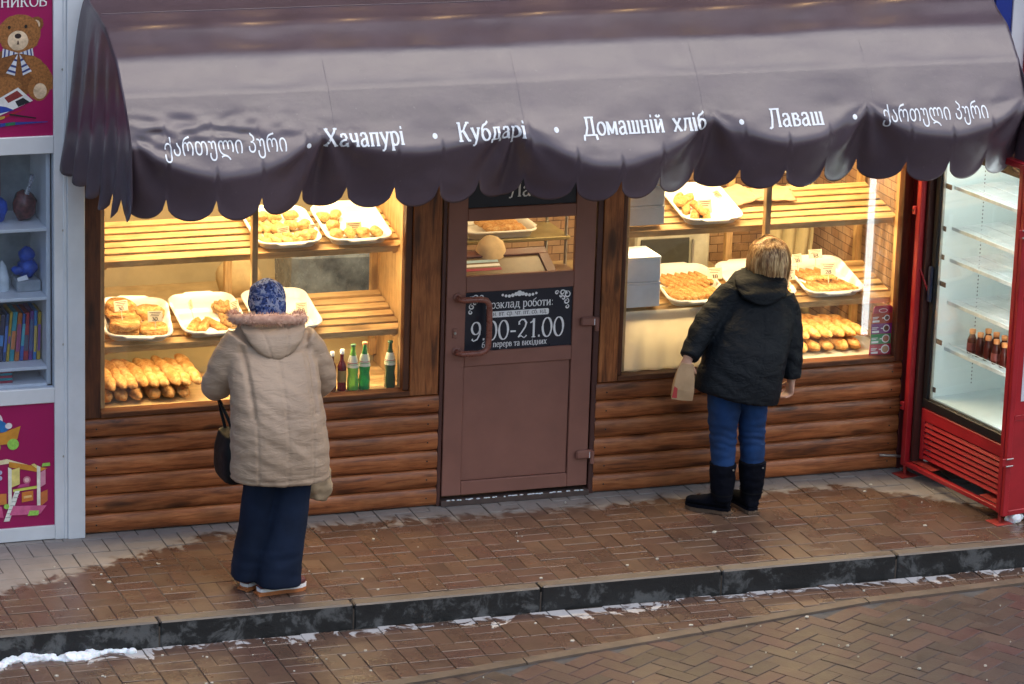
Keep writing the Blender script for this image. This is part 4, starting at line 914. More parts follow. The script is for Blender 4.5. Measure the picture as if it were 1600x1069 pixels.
tb('inner_box', mat('grey_lining', (.30, .33, .36), .7), -4.4, -2.095, .42, .46, .8, 2.1); tb('inner_box', m_black, -2.094, -2.06, .0305, .46, .6, 2.4, b=0); tb('inner_side', m_white, -2.118, -2.0945, .04, .42, .82, 2.06)
tb('back_wall', mat('grey_wall', (.2, .2, .21), .8), -4.5, -2.03, .47, .55, .0, 3.2, b=0)
for z in (.835, .925, 1.293, 1.655): tb('shelf', m_white, -4.4, -2.1185, .02, .415, z - .018, z)
# flat print on the posters: coloured shapes a fraction of a millimetre proud of the sheet
PC = {}
def pm(c, name='poster_ink'):
    k = tuple(round(x, 3) for x in c)
    if k not in PC: PC[k] = mat(name, c, .45, 0, .45 if k in ((.3, .12, .035), (.2, .075, .02), (.7, .52, .36)) else .18, 90 if k[0] < .31 else 22)
    return PC[k]
lay_n = [0]
def pr(poly, c, parent, name='printed_shape'):
    lay_n[0] += 1; y = -.0182 - .00012 * lay_n[0]
    b = MB(); b.add([(x, y, z) for x, z in poly], [tuple(range(len(poly)))]); return b.build(name, pm(c), parent)
def pe(cx, cz, rx, rz, c, parent, rot=0, n=26, rag=0):
    rs = random.Random(int(cx * 999) + int(cz * 777)); P = []
    for k in range(n):
        a = 6.2832 * k / n; q = 1 + rs.uniform(-rag, rag); x, z = rx * q * math.cos(a), rz * q * math.sin(a); P.append((cx + x * math.cos(R(rot)) - z * math.sin(R(rot)), cz + x * math.sin(R(rot)) + z * math.cos(R(rot))))
    return pr(P, c, parent)
FUR = (.30, .12, .035); FUR2 = (.20, .075, .02); CRM = (.70, .52, .36)
pe(-2.305, 2.46, .125, .135, FUR2, hi, 0, 40, .03); pe(-2.160, 2.47, .045, .11, FUR, hi, 38, 30, .04); pe(-2.165, 2.385, .055, .062, FUR, hi, 0, 30, .04); pe(-2.158, 2.372, .034, .040, CRM, hi)
pe(-2.350, 2.40, .10, .05, FUR, hi, 0, 30, .04)
pe(-2.175, 2.715, .036, .036, FUR2, hi, 0, 24, .05); pe(-2.178, 2.712, .022, .022, CRM, hi); pe(-2.262, 2.665, .108, .100, FUR, hi, 0, 40, .03)
pe(-2.268, 2.632, .052, .050, CRM, hi, 0, 30, .02); pe(-2.268, 2.655, .017, .013, (.03, .015, .015), hi); pe(-2.312, 2.700, .008, .009, (.01, .008, .008), hi); pe(-2.228, 2.702, .008, .009, (.01, .008, .008), hi)
pr([(-2.270, 2.632), (-2.266, 2.632), (-2.262, 2.612), (-2.274, 2.612)], (.06, .02, .02), hi)
BL, WH = (.035, .05, .20), (.62, .64, .72)
for P in ([(-2.265, 2.568), (-2.345, 2.595), (-2.350, 2.548)], [(-2.265, 2.568), (-2.195, 2.592), (-2.190, 2.552)], [(-2.270, 2.565), (-2.330, 2.47), (-2.285, 2.455)], [(-2.262, 2.565), (-2.245, 2.455), (-2.200, 2.475)]):
    pr(P, WH, hi); c = (sum(p[0] for p in P) / 3, sum(p[1] for p in P) / 3)
    for s in (.25, .55, .8):
        a = [(P[0][0] + (q[0] - P[0][0]) * s, P[0][1] + (q[1] - P[0][1]) * s) for q in P[1:]]; e = [(P[0][0] + (q[0] - P[0][0]) * (s + .1), P[0][1] + (q[1] - P[0][1]) * (s + .1)) for q in P[1:]]
        pr([a[0], a[1], e[1], e[0]], BL, hi)
pr([(-2.40, 2.325), (-2.27, 2.395), (-2.195, 2.325), (-2.40, 2.24)], (.68, .68, .70), hi, 'printed_paintbox')
pr([(-2.34, 2.345), (-2.275, 2.380), (-2.245, 2.352), (-2.32, 2.318)], (.22, .03, .03), hi); pr([(-2.285, 2.325), (-2.245, 2.342), (-2.210, 2.318), (-2.27, 2.296)], (.012, .012, .02), hi); pr([(-2.39, 2.31), (-2.33, 2.298), (-2.29, 2.28), (-2.39, 2.262)], (.02, .05, .35), hi)
pr([(-2.40, 2.222), (-2.34, 2.240), (-2.335, 2.252), (-2.40, 2.246)], (.55, .35, .06), hi); pr([(-2.34, 2.240), (-2.235, 2.285), (-2.232, 2.290), (-2.335, 2.254)], (.40, .02, .03), hi)
pr([(-2.315, 2.255), (-2.18, 2.232), (-2.178, 2.238), (-2.315, 2.264)], (.012, .012, .015), hi); pr([(-2.40, 2.192), (-2.30, 2.204), (-2.12, 2.212), (-2.12, 2.216), (-2.30, 2.220), (-2.40, 2.212)], (.03, .05, .30), hi); pr([(-2.335, 2.201), (-2.285, 2.205), (-2.285, 2.219), (-2.335, 2.216)], (.02, .16, .08), hi)
b = MB(); lettering(b, 'ЖНИКОВ', lambda u, v, d: (-2.425 + u, -.0187 - .003 - d, 2.802 + v), .052, width=.305); b.build('lettering', m_print, hi)
# lower poster: toy in a cart, doll's house
OR, YE, LG = (.62, .27, .035), (.78, .66, .22), (.30, .60, .10)
pe(-2.395, .655, .035, .05, (.70, .62, .66), lo); pr([(-2.44, .60), (-2.345, .60), (-2.330, .615), (-2.345, .648), (-2.375, .668), (-2.44, .66)], (.02, .16, .45), lo); pe(-2.330, .632, .018, .016, (.74, .70, .74), lo)
pr([(-2.46, .590), (-2.36, .598), (-2.268, .628), (-2.285, .560), (-2.330, .535), (-2.46, .53)], OR, lo, 'printed_cart'); pe(-2.308, .532, .030, .030, LG, lo); pe(-2.405, .520, .032, .032, LG, lo)
pr([(-2.46, .44), (-2.34, .455), (-2.19, .400), (-2.19, .392), (-2.33, .430), (-2.46, .42)], (.80, .70, .45), lo, 'printed_roof')
pr([(-2.33, .440), (-2.27, .425), (-2.13, .390), (-2.175, .372), (-2.33, .410)], OR, lo); pr([(-2.16, .400), (-2.115, .402), (-2.118, .420), (-2.155, .418)], LG, lo); pr([(-2.215, .415), (-2.198, .42), (-2.165, .39), (-2.18, .388)], YE, lo)
for x in (-2.335, -2.185): pr([(x, .17), (x + .018, .165), (x + .018, .40), (x, .41)], (.78, .77, .68), lo)
pr([(-2.317, .30), (-2.275, .315), (-2.275, .405), (-2.317, .395)], YE, lo); pr([(-2.31, .275), (-2.185, .285), (-2.185, .300), (-2.31, .288)], (.62, .66, .12), lo); pr([(-2.167, .29), (-2.140, .305), (-2.140, .385), (-2.167, .37)], (.62, .25, .36), lo)
pe(-2.238, .335, .020, .020, (.55, .18, .26), lo); pe(-2.238, .335, .012, .012, (.80, .5, .5), lo); pr([(-2.29, .295), (-2.225, .300), (-2.225, .318), (-2.275, .312)], (.50, .06, .22), lo)
pr([(-2.265, .215), (-2.205, .222), (-2.205, .275), (-2.265, .27)], (.62, .20, .04), lo); pr([(-2.255, .235), (-2.213, .240), (-2.213, .252), (-2.255, .248)], (.8, .5, .2), lo); pr([(-2.167, .185), (-2.130, .215), (-2.130, .275), (-2.167, .262)], (.55, .16, .05), lo)
pr([(-2.36, .118), (-2.33, .118), (-2.275, .280), (-2.30, .280)], (.76, .76, .72), lo, 'printed_stairs')
for k in range(7): pr([(-2.352 + k * .0085, .137 + k * .021), (-2.328 + k * .0085, .137 + k * .021), (-2.325 + k * .0085, .142 + k * .021), (-2.350 + k * .0085, .142 + k * .021)], (.45, .45, .44), lo)
pr([(-2.33, .150), (-2.17, .145), (-2.135, .19), (-2.31, .20)], (.62, .12, .28), lo); pr([(-2.235, .140), (-2.180, .140), (-2.175, .165), (-2.225, .168)], LG, lo); pr([(-2.46, .15), (-2.36, .14), (-2.37, .20), (-2.46, .215)], (.55, .08, .22), lo); pr([(-2.46, .215), (-2.345, .21), (-2.345, .27), (-2.46, .27)], (.60, .22, .05), lo)
for k in range(4): pe(-2.40 + .022 * (k % 2), .355 + .03 * (k // 2), .012, .012, (.40, .44, .62), lo)
pe(-2.40, .205, .014, .018, (.02, .05, .30), lo); pe(-2.345, .20, .014, .014, LG, lo)
# goods in the display window
rs = random.Random(9)
bk = [(.03, .10, .35), (.45, .30, .03), (.35, .02, .03), (.02, .25, .30), (.12, .03, .20), (.04, .04, .08), (.45, .12, .02), (.02, .06, .16), (.03, .16, .40), (.22, .02, .10)]
cn_ = ['blue', 'ochre', 'red', 'teal', 'purple', 'black', 'orange', 'navy', 'bright blue', 'crimson']
x = -2.128; n = 0
while x > -2.45:
    w = rs.uniform(.014, .026); k = (n * 7 + rs.randint(0, 2)) % 10; h = .26 + rs.uniform(-.006, .006); lean = 5 if x < -2.2 else 2
    M = T(x - w, .14, .9255) @ RY(lean); r = thing('book', cn_[k] + ' spined book standing upright in the toy kiosk window', 'book', (x - w, .22, .9255), cn_[k] + ' books upright in the toy kiosk window')
    MB().box(0, w - .001, .0, .17, .002, h, .002, M).build('cover', mat('book_cloth', bk[k], .4, 0, .3, 30), r)
    bcol = flat('spine_print', tuple(min(1, q * 1.3 + .04) for q in bk[(k + 3) % 10]), .5); MB().box(.002, w - .003, -.0008, -.0002, h * rs.uniform(.15, .4), h * rs.uniform(.5, .85), 0, M).build('spine_print', bcol, r)
    x -= w + .0015; n += 1
for i in range(6): r = thing('book', ('teal' if i % 2 else 'crimson') + ' book lying flat in the low stack of the toy kiosk', 'book', (-2.37, .15, .8355 + .0135 * i), 'flat books stacked in the toy kiosk'); MB().box(-2.56, -2.29, .06, .24, .8355 + .0135 * i, .8485 + .0135 * i, .002).build('cover', mat('book_cloth', (.02, .22, .26) if i % 2 else (.30, .03, .06), .4, 0, .2, 30), r)
m_cello = flat('cellophane_red', (.20, .02, .03), .15); m_blue = mat('blue_plush', (.015, .07, .42), .35, 0, .4, 24, .5, 40)
r = thing('wrapped_gift_basket', 'dark red gift in shiny wrap with a tall silver bow on the top shelf', 'gift', (-2.195, .2, 1.6555)); warp(MB().ell((-2.195, .2, 1.735), (.062, .06, .0795), 18, 12), .012, 30, 4).build('wrap', mat('wrap_dark', (.12, .03, .03), .2, 0, .6, 30), r); MB().tube([(-2.19, .18, 1.79), (-2.175, .17, 1.84), (-2.16, .16, 1.90)], [.016, .010, .014], 8).build('bow', mat('silver_bow', (.45, .48, .55), .25, .6, .3, 60), r)
tag(warp(MB().ell((-2.335, .2, 1.72), (.055, .055, .0645), 16, 10), .012, 30, 6).build('blue_ball_toy', m_blue), 'round blue toy at the frame end of the top shelf', 'toy')
r = thing('plush_toy', 'bright blue plush toy in clear wrap on the second shelf', 'toy', (-2.18, .2, 1.2935)); b = MB(); b.ell((-2.18, .2, 1.405), (.055, .05, .055), 16, 10); b.ell((-2.185, .2, 1.47), (.042, .04, .05), 16, 10); b.ell((-2.235, .18, 1.40), (.03, .03, .024), 12, 8); warp(b, .012, 26, 8); b.build('body', m_blue, r); MB().box(-2.25, -2.125, .13, .28, 1.2935, 1.352, .006).build('clear_base', mat('clear_plastic', (.35, .38, .42), .2), r); MB().prism([(-2.245, 1.352), (-2.19, 1.36), (-2.20, 1.385), (-2.25, 1.37)], .128, .131).build('swing_tag', m_print, r)
tag(warp(MB().loft([[(-2.31 + q * math.cos(6.2832 * k / 10), .2 + q * math.sin(6.2832 * k / 10), z) for k in range(10)] for q, z in ((.038, 1.2935), (.034, 1.36), (.018, 1.42), (.004, 1.45))]), .006, 40, 2).build('glass_ornament', mat('frosted_glass', (.55, .60, .66), .2)), 'frosted pale cone ornament next to the blue plush toy', 'ornament')
for k, (x, c) in enumerate(((-2.375, (.02, .14, .13)), (-2.325, (.30, .015, .05)))): tag(MB().box(x - .022, x + .022, .26 + .01 * k, .268 + .01 * k, 1.656, 2.05, .002).build('hanging_ribbon', mat('ribbon_cloth', c, .5)), ('dark teal', 'crimson')[k] + ' cloth strip hanging behind the top shelf toys', 'ribbon')
# ------------------------------------------------------------------ shopfront beyond the awning
sf = thing('shopfront', 'neighbouring shopfront with blue panel, white trim and dark red post', 'building', (3.6, .2, 0))
MB().box(3.142, 3.245, -.02, .06, 2.0, 3.3, .003).build('blue_panel', flat('blue_panel', (.012, .035, .28), .4), sf); MB().box(3.2455, 3.33, -.03, .06, .0, 3.3, .003).build('trim', m_white, sf); MB().box(3.3305, 3.44, -.05, .06, .0, 3.3, .004).build('post', m_red, sf); MB().box(3.4405, 6.0, .0, .1, .0, 3.3, .003).build('wall', m_white, sf)
MB().box(2.724, 3.141, .0, .06, .0, 2.62, .003).build('wall', mat('dark_red_wall', (.075, .008, .010), .6), sf)
# ------------------------------------------------------------------ drinks fridge in a red security cage
A = 9.0
F = T(2.70, -.105, 0) @ RZ(-90 + A)     # local x runs along the fridge front towards the street, local y into the fridge
cg = thing('security_cage', 'red welded steel cage round the fridge, its solid door swung open', 'cage', (3.0, -.5, 0))
def cb(name, m, x0, x1, y0, y1, z0, z1, b=.003, p=None): return MB().box(x0, x1, y0, y1, z0, z1, b, F).build(name, m, p or cg)
for x in (0.0, .90):
    for y in (.0, .66):
        cb('post', m_red, x, x + .034, y, y + .034, .058, 1.98)
        cb('leg', m_redrust, x + .010, x + .024, y + .010, y + .024, .006, .0575, 0)
        cb('foot_plate', m_redrust, x - .035, x + .070, y - .035, y + .070, .0005, .0055, .001)
for y in (.0, .66):
    cb('rail', m_red, .0345, .8995, y + .002, y + .030, .060, .086); cb('rail', m_red, .0345, .8995, y + .002, y + .030, 1.95, 1.98)
for x in (.0, .90): cb('rail', m_red, x + .002, x + .030, .0345, .6595, .061, .087); cb('rail', m_red, x + .002, x + .030, .0345, .6595, 1.951, 1.979)
cb('side_panel', m_red, -.004, -.0005, .0, .694, .06, 1.98, 0); cb('shelf_plate', m_redrust, .0345, .25, .034, .65, .0865, .0905, .001); cb('shelf_plate', m_redrust, .70, .8995, .034, .65, .0865, .0905, .001)
cb('top_panel', m_red, -.004, .938, -.0, .694, 1.9805, 1.984, 0); cb('back_panel', m_red, .0, .934, .695, .699, .06, 1.98, 0)
cb('inner_lining', m_doordk, .036, .060, .036, .10, .088, 1.94, 0)
MB().tube([(.035, .02, 1.2), (.075, .055, 1.08)], .006, 6, M=F).build('stay', m_red, cg)
for z in (1.52, .40): cb('lug', m_red, -.030, .0005, -.010, .012, z - .022, z + .022, .002); MB().lathe([(.006, 0), (.006, .004)], 8, M=F @ T(-.018, -.0105, z) @ RX(90)).build('lug_hole', m_black, cg)
# open cage door, hinged on the street-side post and swung towards the kerb
D = F @ T(.955, -.004, 0) @ RZ(90 + 1)
dr = MB().box(.012, .86, -.010, -.004, .070, 1.93, 0, D).build('cage_door', m_red, cg)
for a in ((.0, .034, -.016, .010, .052, 1.95), (.0345, .86, -.015, .009, .052, .080), (.0345, .86, -.015, .009, 1.92, 1.95), (.0345, .86, -.014, -.0105, .585, .615), (.0345, .86, -.014, -.0105, 1.255, 1.28)): MB().box(*a, .003, D).build('door_rail', m_red, dr)
MB().box(.070, .80, -.0125, -.0105, .690, 1.62, 0, D).build('paper_notice', mat('white_notice', (.66, .67, .74), .6, 0, .05, 3), dr)
b = MB(); rs = random.Random(4)
for k in range(5): b.box(.10 + .01 * (k % 3), .30 + rs.uniform(-.05, .05), -.0131, -.0126, .98 + .045 * k, .988 + .045 * k, 0, D)
b.build('printed_notice', flat('brown_ink', (.25, .10, .08), .6), dr)
for z in (1.62, .36):
    h = MB().box(-.030, .020, -.024, -.0165, z - .022, z + .022, .002, D).build('hinge', m_red, cg)
    for k in (-.02, .02): MB().tube([(-.012, -.030, z + k), (.032, -.030, z + k)], .0045, 8, M=D).build('hinge_bolt', m_chrome, h)
# the fridge itself
fg = thing('display_fridge', 'upright glass-front drinks fridge with lit white shelves inside the red cage', 'fridge', (3.0, -.55, .091))
def fb(name, m, x0, x1, y0, y1, z0, z1, b=.003, p=None): return MB().box(x0, x1, y0, y1, z0, z1, b, F).build(name, m, p or fg)
m_fw = mat('fridge_lining', (.76, .82, .80), .4, 0, .03, 4)
X0, X1, Y0, Y1 = .075, .885, .065, .64
fb('cabinet', m_fw, X0, X1, Y1 - .03, Y1, .091, 1.94); fb('cabinet_side', m_fw, X0, X0 + .03, Y0 + .03, Y1 - .0305, .091, 1.94); fb('cabinet_side', m_fw, X1 - .03, X1, Y0 + .03, Y1 - .0305, .091, 1.94)
fb('cabinet_top', m_fw, X0 + .0305, X1 - .0305, Y0 + .03, Y1 - .0305, 1.90, 1.94); fb('cabinet_floor', m_fw, X0 + .0305, X1 - .0305, Y0 + .03, Y1 - .0305, .44, .47)
fb('plinth', m_black, X0 + .031, X1 - .031, Y0 + .06, Y1 - .031, .095, .4395, 0)
gp = fb('grille', m_red, X0 - .004, X1 - .01, Y0 + .002, Y0 + .02, .335, .405); fb('grille_stile', m_red, X0 - .004, X0 + .030, Y0 + .003, Y0 + .019, .108, .3345, p=gp)
for k in range(7): MB().box(X0 + .0305, X1 - .01, -.010, .010, -.012, .012, .003, F @ T(0, Y0 + .014, .125 + .0315 * k) @ RX(-28)).build('louvre', m_red, gp)
dg_ = fb('glass_door', m_black, X0, X1, Y0, Y0 + .028, .412, .462); fb('door_edge', m_black, X0, X0 + .040, Y0, Y0 + .028, .4625, 1.875, p=dg_); fb('door_edge', m_black, X1 - .03, X1, Y0, Y0 + .028, .4625, 1.875, p=dg_); fb('door_edge', m_black, X0, X1, Y0, Y0 + .028, 1.8755, 1.94, p=dg_)
fb('pane', glass('fridge_glass', (.95, .98, .98), 0, 1.45, 1.2), X0 + .0405, X1 - .0305, Y0 + .008, Y0 + .014, .4625, 1.875, 0, dg_); fb('door_pull', flat('door_pull_blue', (.01, .02, .06), .4), X0 + .001, X0 + .03, Y0 - .018, Y0 - .0005, 1.02, 1.22, .004, dg_)
fb('gasket', m_chrome, X0 + .0405, X0 + .052, Y0 + .0145, Y0 + .03, .4625, 1.875, 0, dg_); fb('gasket', m_chrome, X0 + .0525, X1 - .031, Y0 + .0145, Y0 + .03, .4625, .472, 0, dg_)
for z in (.52, .80, 1.13, 1.28, 1.44, 1.68): fb('shelf_clip', mat('clip_brown', (.16, .10, .08), .4, 0, .4, 80), X0 + .0305, X0 + .060 + (.04 if z in (.80, 1.13, 1.68) else .01), Y0 + .0305, Y0 + .038, z - .014, z + .014, .002, dg_)
m_wire = mat('white_wire', (.80, .84, .83), .4)
SHZ = (.755, 1.02, 1.26, 1.44, 1.67)
for z in SHZ:
    s = fb('wire_shelf', m_wire, X0 + .032, X1 - .032, Y0 + .10, Y0 + .106, z - .020, z, .001)
    b = MB()
    for k in range(34): x = X0 + .04 + (X1 - X0 - .08) * k / 33; b.box(x - .0014, x + .0014, Y0 + .1065, Y1 - .035, z - .006, z - .003, 0, F)
    for k in range(3): y = Y0 + .18 + .13 * k; b.box(X0 + .033, X1 - .033, y - .002, y + .002, z - .0105, z - .0065, 0, F)
    b.build('wires', m_wire, s)
    if z == .755:
        b = MB()
        for k in range(4): x = X0 + .08 + .2 * k; b.tube([(x, Y0 + .098, z), (x, Y0 + .098, z + .03), (x + .19, Y0 + .098, z + .03), (x + .19, Y0 + .098, z)], .0022, 6, M=F)
        b.build('front_rail', m_wire, s)
b = MB()
for k in range(60): z = .52 + .022 * k; b.box(X0 + .0302, X0 + .0308, Y0 + .30, Y0 + .306, z, z + .008, 0, F)
b.build('shelf_holes', m_black, fg)
led = thing('fridge_lamp', 'white upright strip lamp inside the fridge front edge', 'lamp', tuple(F @ Vector((X1 - .06, Y0 + .06, 1.2))))
MB().box(X1 - .050, X1 - .032, Y0 + .036, Y0 + .072, .50, 1.88, .002, F).build('lamp_strip', flat('led_white', (.92, .97, 1.0), .4, 12.0), led)
MB().box(X0 + .15, X1 - .15, Y0 + .13, Y0 + .19, 1.885, 1.899, .002, F).build('lamp_strip', flat('led_white_top', (.92, 1.0, .98), .4, 9.0), led)
rs = random.Random(6); m_amber = tint('dark_drink', (.10, .012, .008), .25); m_ocap = flat('fridge_bottle_cap', (.75, .27, .08), .45)
for i in range(7):
    for j in range(2):
        x, y = X0 + .20 + .075 * i + (.03 if j else 0), Y0 + .165 + .085 * j; c = F @ Vector((x, y, .757))
        r = thing('drink_bottle', 'small dark drink bottle with an orange cap, ' + ('front' if j == 0 else 'second') + ' row in the fridge', 'bottle', tuple(c), ('front' if j == 0 else 'second') + ' row of fridge bottles')
        MB().lathe([(.001, 0), (.026, 0), (.028, .008), (.027, .075), (.016, .105), (.013, .118)], 12, c).build('glass_body', m_amber, r); MB().lathe([(.017, .112), (.018, .135), (.002, .138)], 12, c).build('cap', m_ocap, r); MB().lathe([(.0284, .02), (.0276, .062)], 12, c).build('paper_label', mat('bottle_label', (.25, .05, .04), .5) if (i + j) % 3 == 0 else m_amber, r)
MB().tube([(2.60, -.035, .10), (2.76, -.05, .085)], .008, 8).build('cable_stub', m_chrome, cg)
# ------------------------------------------------------------------ people
def organic(name, b, m, parent, voxel=.01, smooth=5, fn=None):
    me = b.mesh('tmp'); o = bpy.data.objects.new('tmp', me); COL.objects.link(o)
    r = o.modifiers.new('r', 'REMESH'); r.mode = 'VOXEL'; r.voxel_size = voxel; r.use_smooth_shade = True
    s = o.modifiers.new('s', 'SMOOTH'); s.iterations = smooth; s.factor = .5
    ev = bpy.data.meshes.new_from_object(o.evaluated_get(bpy.context.evaluated_depsgraph_get())); bpy.data.objects.remove(o)
    ev.name = name
    if fn:
        nn = [v.normal.copy() for v in ev.vertices]
        for v, n in zip(ev.vertices, nn): v.co += fn(v.co, n)
    ev.polygons.foreach_set('use_smooth', [True] * len(ev.polygons)); ev.update()
    ev.materials.clear()
    return link(name, ev, m, parent)
def ring(c, rx, ry, tx=0, ty=0, n=28, p=2.3):
    M = T(*c) @ RX(tx) @ RY(ty); out = []
    for k in range(n):
        a = 6.28319 * k / n; ca, sa = math.cos(a), math.sin(a)
        out.append(tuple(M @ Vector((rx * math.copysign(abs(ca) ** (2 / p), ca), ry * math.copysign(abs(sa) ** (2 / p), sa), 0))))
    return out
def limb(b, pts, rad, n=5, seg=14, flat=1):
    """smooth tapered limb through joints (Catmull-Rom)"""
    P = [Vector(p) for p in pts]; P = [P[0] * 2 - P[1]] + P + [P[-1] * 2 - P[-2]]; rr_ = [rad[0]] + list(rad) + [rad[-1]]; out = []; ro = []
    for i in range(1, len(P) - 2):
        for k in range(n):
            t = k / n; a, c, d, e = P[i - 1], P[i], P[i + 1], P[i + 2]
            out.append(.5 * ((2 * c) + (d - a) * t + (2 * a - 5 * c + 4 * d - e) * t * t + (3 * c - a - 3 * d + e) * t ** 3)); ro.append(rr_[i] + (rr_[i + 1] - rr_[i]) * t)
    out.append(P[-2]); ro.append(rr_[-1]); b.tube(out, ro, seg, flat=flat); return b
def hand(b, wrist, d, side, nrm, curl=30, s=1.0):
    """palm, four unequal fingers bent at the knuckles, thumb leaving the side of the palm"""
    w = Vector(wrist); d = Vector(d).normalized(); side = Vector(side); side = (side - d * side.dot(d)).normalized(); nrm = d.cross(side) if d.cross(side).dot(Vector(nrm)) > 0 else -d.cross(side)
    def el(c, a, h): return [tuple(c + side * (a * math.cos(6.283 * k / 14)) + nrm * (h * math.sin(6.283 * k / 14))) for k in range(14)]
    b.loft([el(w - d * .02 * s, .026 * s, .020 * s), el(w, .028 * s, .020 * s), el(w + d * .03 * s, .036 * s, .018 * s), el(w + d * .065 * s, .040 * s, .015 * s), el(w + d * .085 * s, .036 * s, .011 * s)])
    for k, (o, L) in enumerate(((.029, .066), (.010, .076), (-.010, .070), (-.028, .054))):
        p = w + d * .078 * s + side * o * s; pts = [p - d * .012 * s]; v = d.copy(); cur = p
        for j, f in enumerate((.45, .32, .25)):
            pts.append(cur.copy()); v = (v * math.cos(R(curl)) + nrm * math.sin(R(curl))).normalized() if j or curl < 50 else (v * math.cos(R(curl)) + nrm * math.sin(R(curl))).normalized(); cur = cur + v * L * f * s
        pts.append(cur); b.tube(pts, [.0085 * s, .0088 * s, .0082 * s, .0074 * s, .0058 * s], 10)
    p = w + d * .022 * s + side * .026 * s; v = (d * .62 + side * .6 + nrm * .35).normalized()
    b.tube([p - v * .012 * s, p + v * .02 * s, p + v * .042 * s + nrm * .006 * s, p + v * .054 * s + d * .008 * s + nrm * .014 * s], [.012 * s, .0115 * s, .0095 * s, .0065 * s], 10)
def head(b, c, M, s=1.0):
    """skull, jaw, nose, lips, ears in a local frame whose +Y is the face"""
    Q = T(*c) @ M
    b.ell((0, -.008, .018), (.074 * s, .092 * s, .092 * s), 20, 14, Q); b.ell((0, .020, -.045), (.058 * s, .064 * s, .066 * s), 18, 12, Q)
    b.ell((0, .094 * s, -.018), (.012, .016, .022), 10, 8, Q); b.ell((0, .076 * s, -.058), (.024, .014, .009), 10, 8, Q); b.ell((0, .082 * s, .018), (.05, .012, .009), 12, 8, Q)
    for k in (-1, 1): b.ell((k * .076 * s, -.004, -.012), (.010, .018, .030), 10, 8, Q)
    return Q
m_skin = mat('skin', (.56, .32, .23), .5, 0, .08, 14, .08, 90, Subsurface_Weight=.08)
m_eye = flat('eye', (.04, .03, .03), .2)
def shoe_parts(heel, ang, L, wd, upper, sole, mid, shaft=None, parent=None, name='shoe', hi=.09):
    M = T(heel[0], heel[1], heel[2] if len(heel) > 2 else 0) @ RZ(ang)
    def outl(g): # x along the foot from the heel
        return [(x * L, y * (wd / 2 + g) * (1 if y > 0 else 1)) for x, y in ((-.03 - g, 0), (.0, .62), (.10, .80), (.28, .78), (.5, .86), (.68, 1), (.84, .88), (.95, .5), (1.0 + g, 0), (.95, -.55), (.84, -.9), (.68, -.98), (.5, -.80), (.28, -.76), (.10, -.78), (.0, -.62))]
    b = MB(); prof_ = [(.0, .035, .060), (.06, .040, hi), (.16, .042, hi + .02), (.30, .040, hi + .005), (.45, .042, .070), (.60, .045, .058), (.75, .046, .052), (.88, .036, .045), (.97, .016, .034)]
    b.loft([[tuple(Vector((x * L, wd / .095 * h * math.cos(6.283 * k / 16), .028 + z * .5 * (1 + math.sin(6.283 * k / 16))))) for k in range(16)] for x, h, z in prof_], True, True, True, M)
    if shaft:
        Mi = Matrix.Identity(4); b.loft([ring(c, rx, ry) for c, rx, ry in shaft])
    up = organic(name, b, upper, parent, .007, 4, (lambda p, n: n * (.005 * noise.noise(Vector((p.x * 9, p.y * 9, p.z * 30))) + .003 * noise.noise(p * 40))) if shaft else None)
    MB().prism(outl(.0), .001, .020, 'XY', M).build('sole', sole, up)
    MB().prism(outl(-.002), .0202, .036, 'XY', M).build('midsole', mid, up)
    MB().prism([(x, y) for x, y in ((-.012, -.034), (.065, -.036), (.065, .036), (-.012, .034))], .0006, .0095, 'XY', M).build('heel_block', sole, up)
    return up

# ---- woman in the beige coat
p1 = thing('person', 'person in a beige padded coat and blue headscarf leaning towards the bakery window', 'person', (-1.24, -1.05, 0))
b = MB(); HM = RX(-22); Q = head(b, (-1.158, -.690, 1.385), HM)
limb(b, [(-1.16, -.72, 1.33), (-1.175, -.80, 1.26)], [.052, .058]); b.loft([ring((-1.178, -.82, 1.28), .12, .07, 12), ring((-1.186, -.90, 1.12), .165, .11, 16), ring((-1.188, -.98, .95), .155, .11, 10), ring((-1.182, -1.02, .80), .175, .125), ring((-1.18, -1.03, .68), .165, .115)])
limb(b, [(-1.34, -.83, 1.26), (-1.43, -.80, 1.02), (-1.35, -.60, .985)], [.05, .044, .030]); limb(b, [(-1.02, -.83, 1.24), (-.91, -.80, 1.0), (-1.00, -.60, .965)], [.05, .044, .030])
limb(b, [(-1.26, -1.02, .72), (-1.29, -1.0, .42), (-1.33, -.975, .07)], [.085, .06, .042]); limb(b, [(-1.11, -1.04, .72), (-1.14, -1.06, .42), (-1.225, -1.09, .07)], [.085, .06, .042])
hand(b, (-1.335, -.575, .985), (.45, .8, .1), (0, .1, 1), (1, -.4, 0), 26); hand(b, (-1.015, -.575, .965), (-.45, .8, .1), (0, .1, 1), (-1, -.4, 0), 26)
b1 = organic('body', b, m_skin, p1, .0065, 3)
for k in (-1, 1): MB().ell((k * .030, .080, .004), (.011, .008, .008), 10, 8, Q).build('eye', m_eye, b1)
def coat_mat():
    a = N('beige_coat'); v = a.coord(rnd=False); n = a.noise(v, 3, 4); f = a.noise(v, 60, 3)
    a.set(Base_Color=a.mix(.35, a.ramp(n, [(.3, (.300, .208, .145)), (.7, (.385, .275, .195))]), a.ramp(f, [(.3, .9), (.7, 1.05)]), 'MULTIPLY'), Roughness=.55, Sheen_Weight=.1)
    mp = a.n('Mapping'); mp.inputs['Scale'].default_value = (1, 1, 3.2); tc = a.n('TexCoord'); a.l(tc.outputs['Object'], mp.inputs[0])
    a.bump(a.math('ADD', a.noise(mp.outputs[0], 9, 4, .5, 1.2), a.math('MULTIPLY', a.noise(mp.outputs[0], 26, 3, .5, 1.4), .25)), .42, .016); return a.m
m_coat = coat_mat()
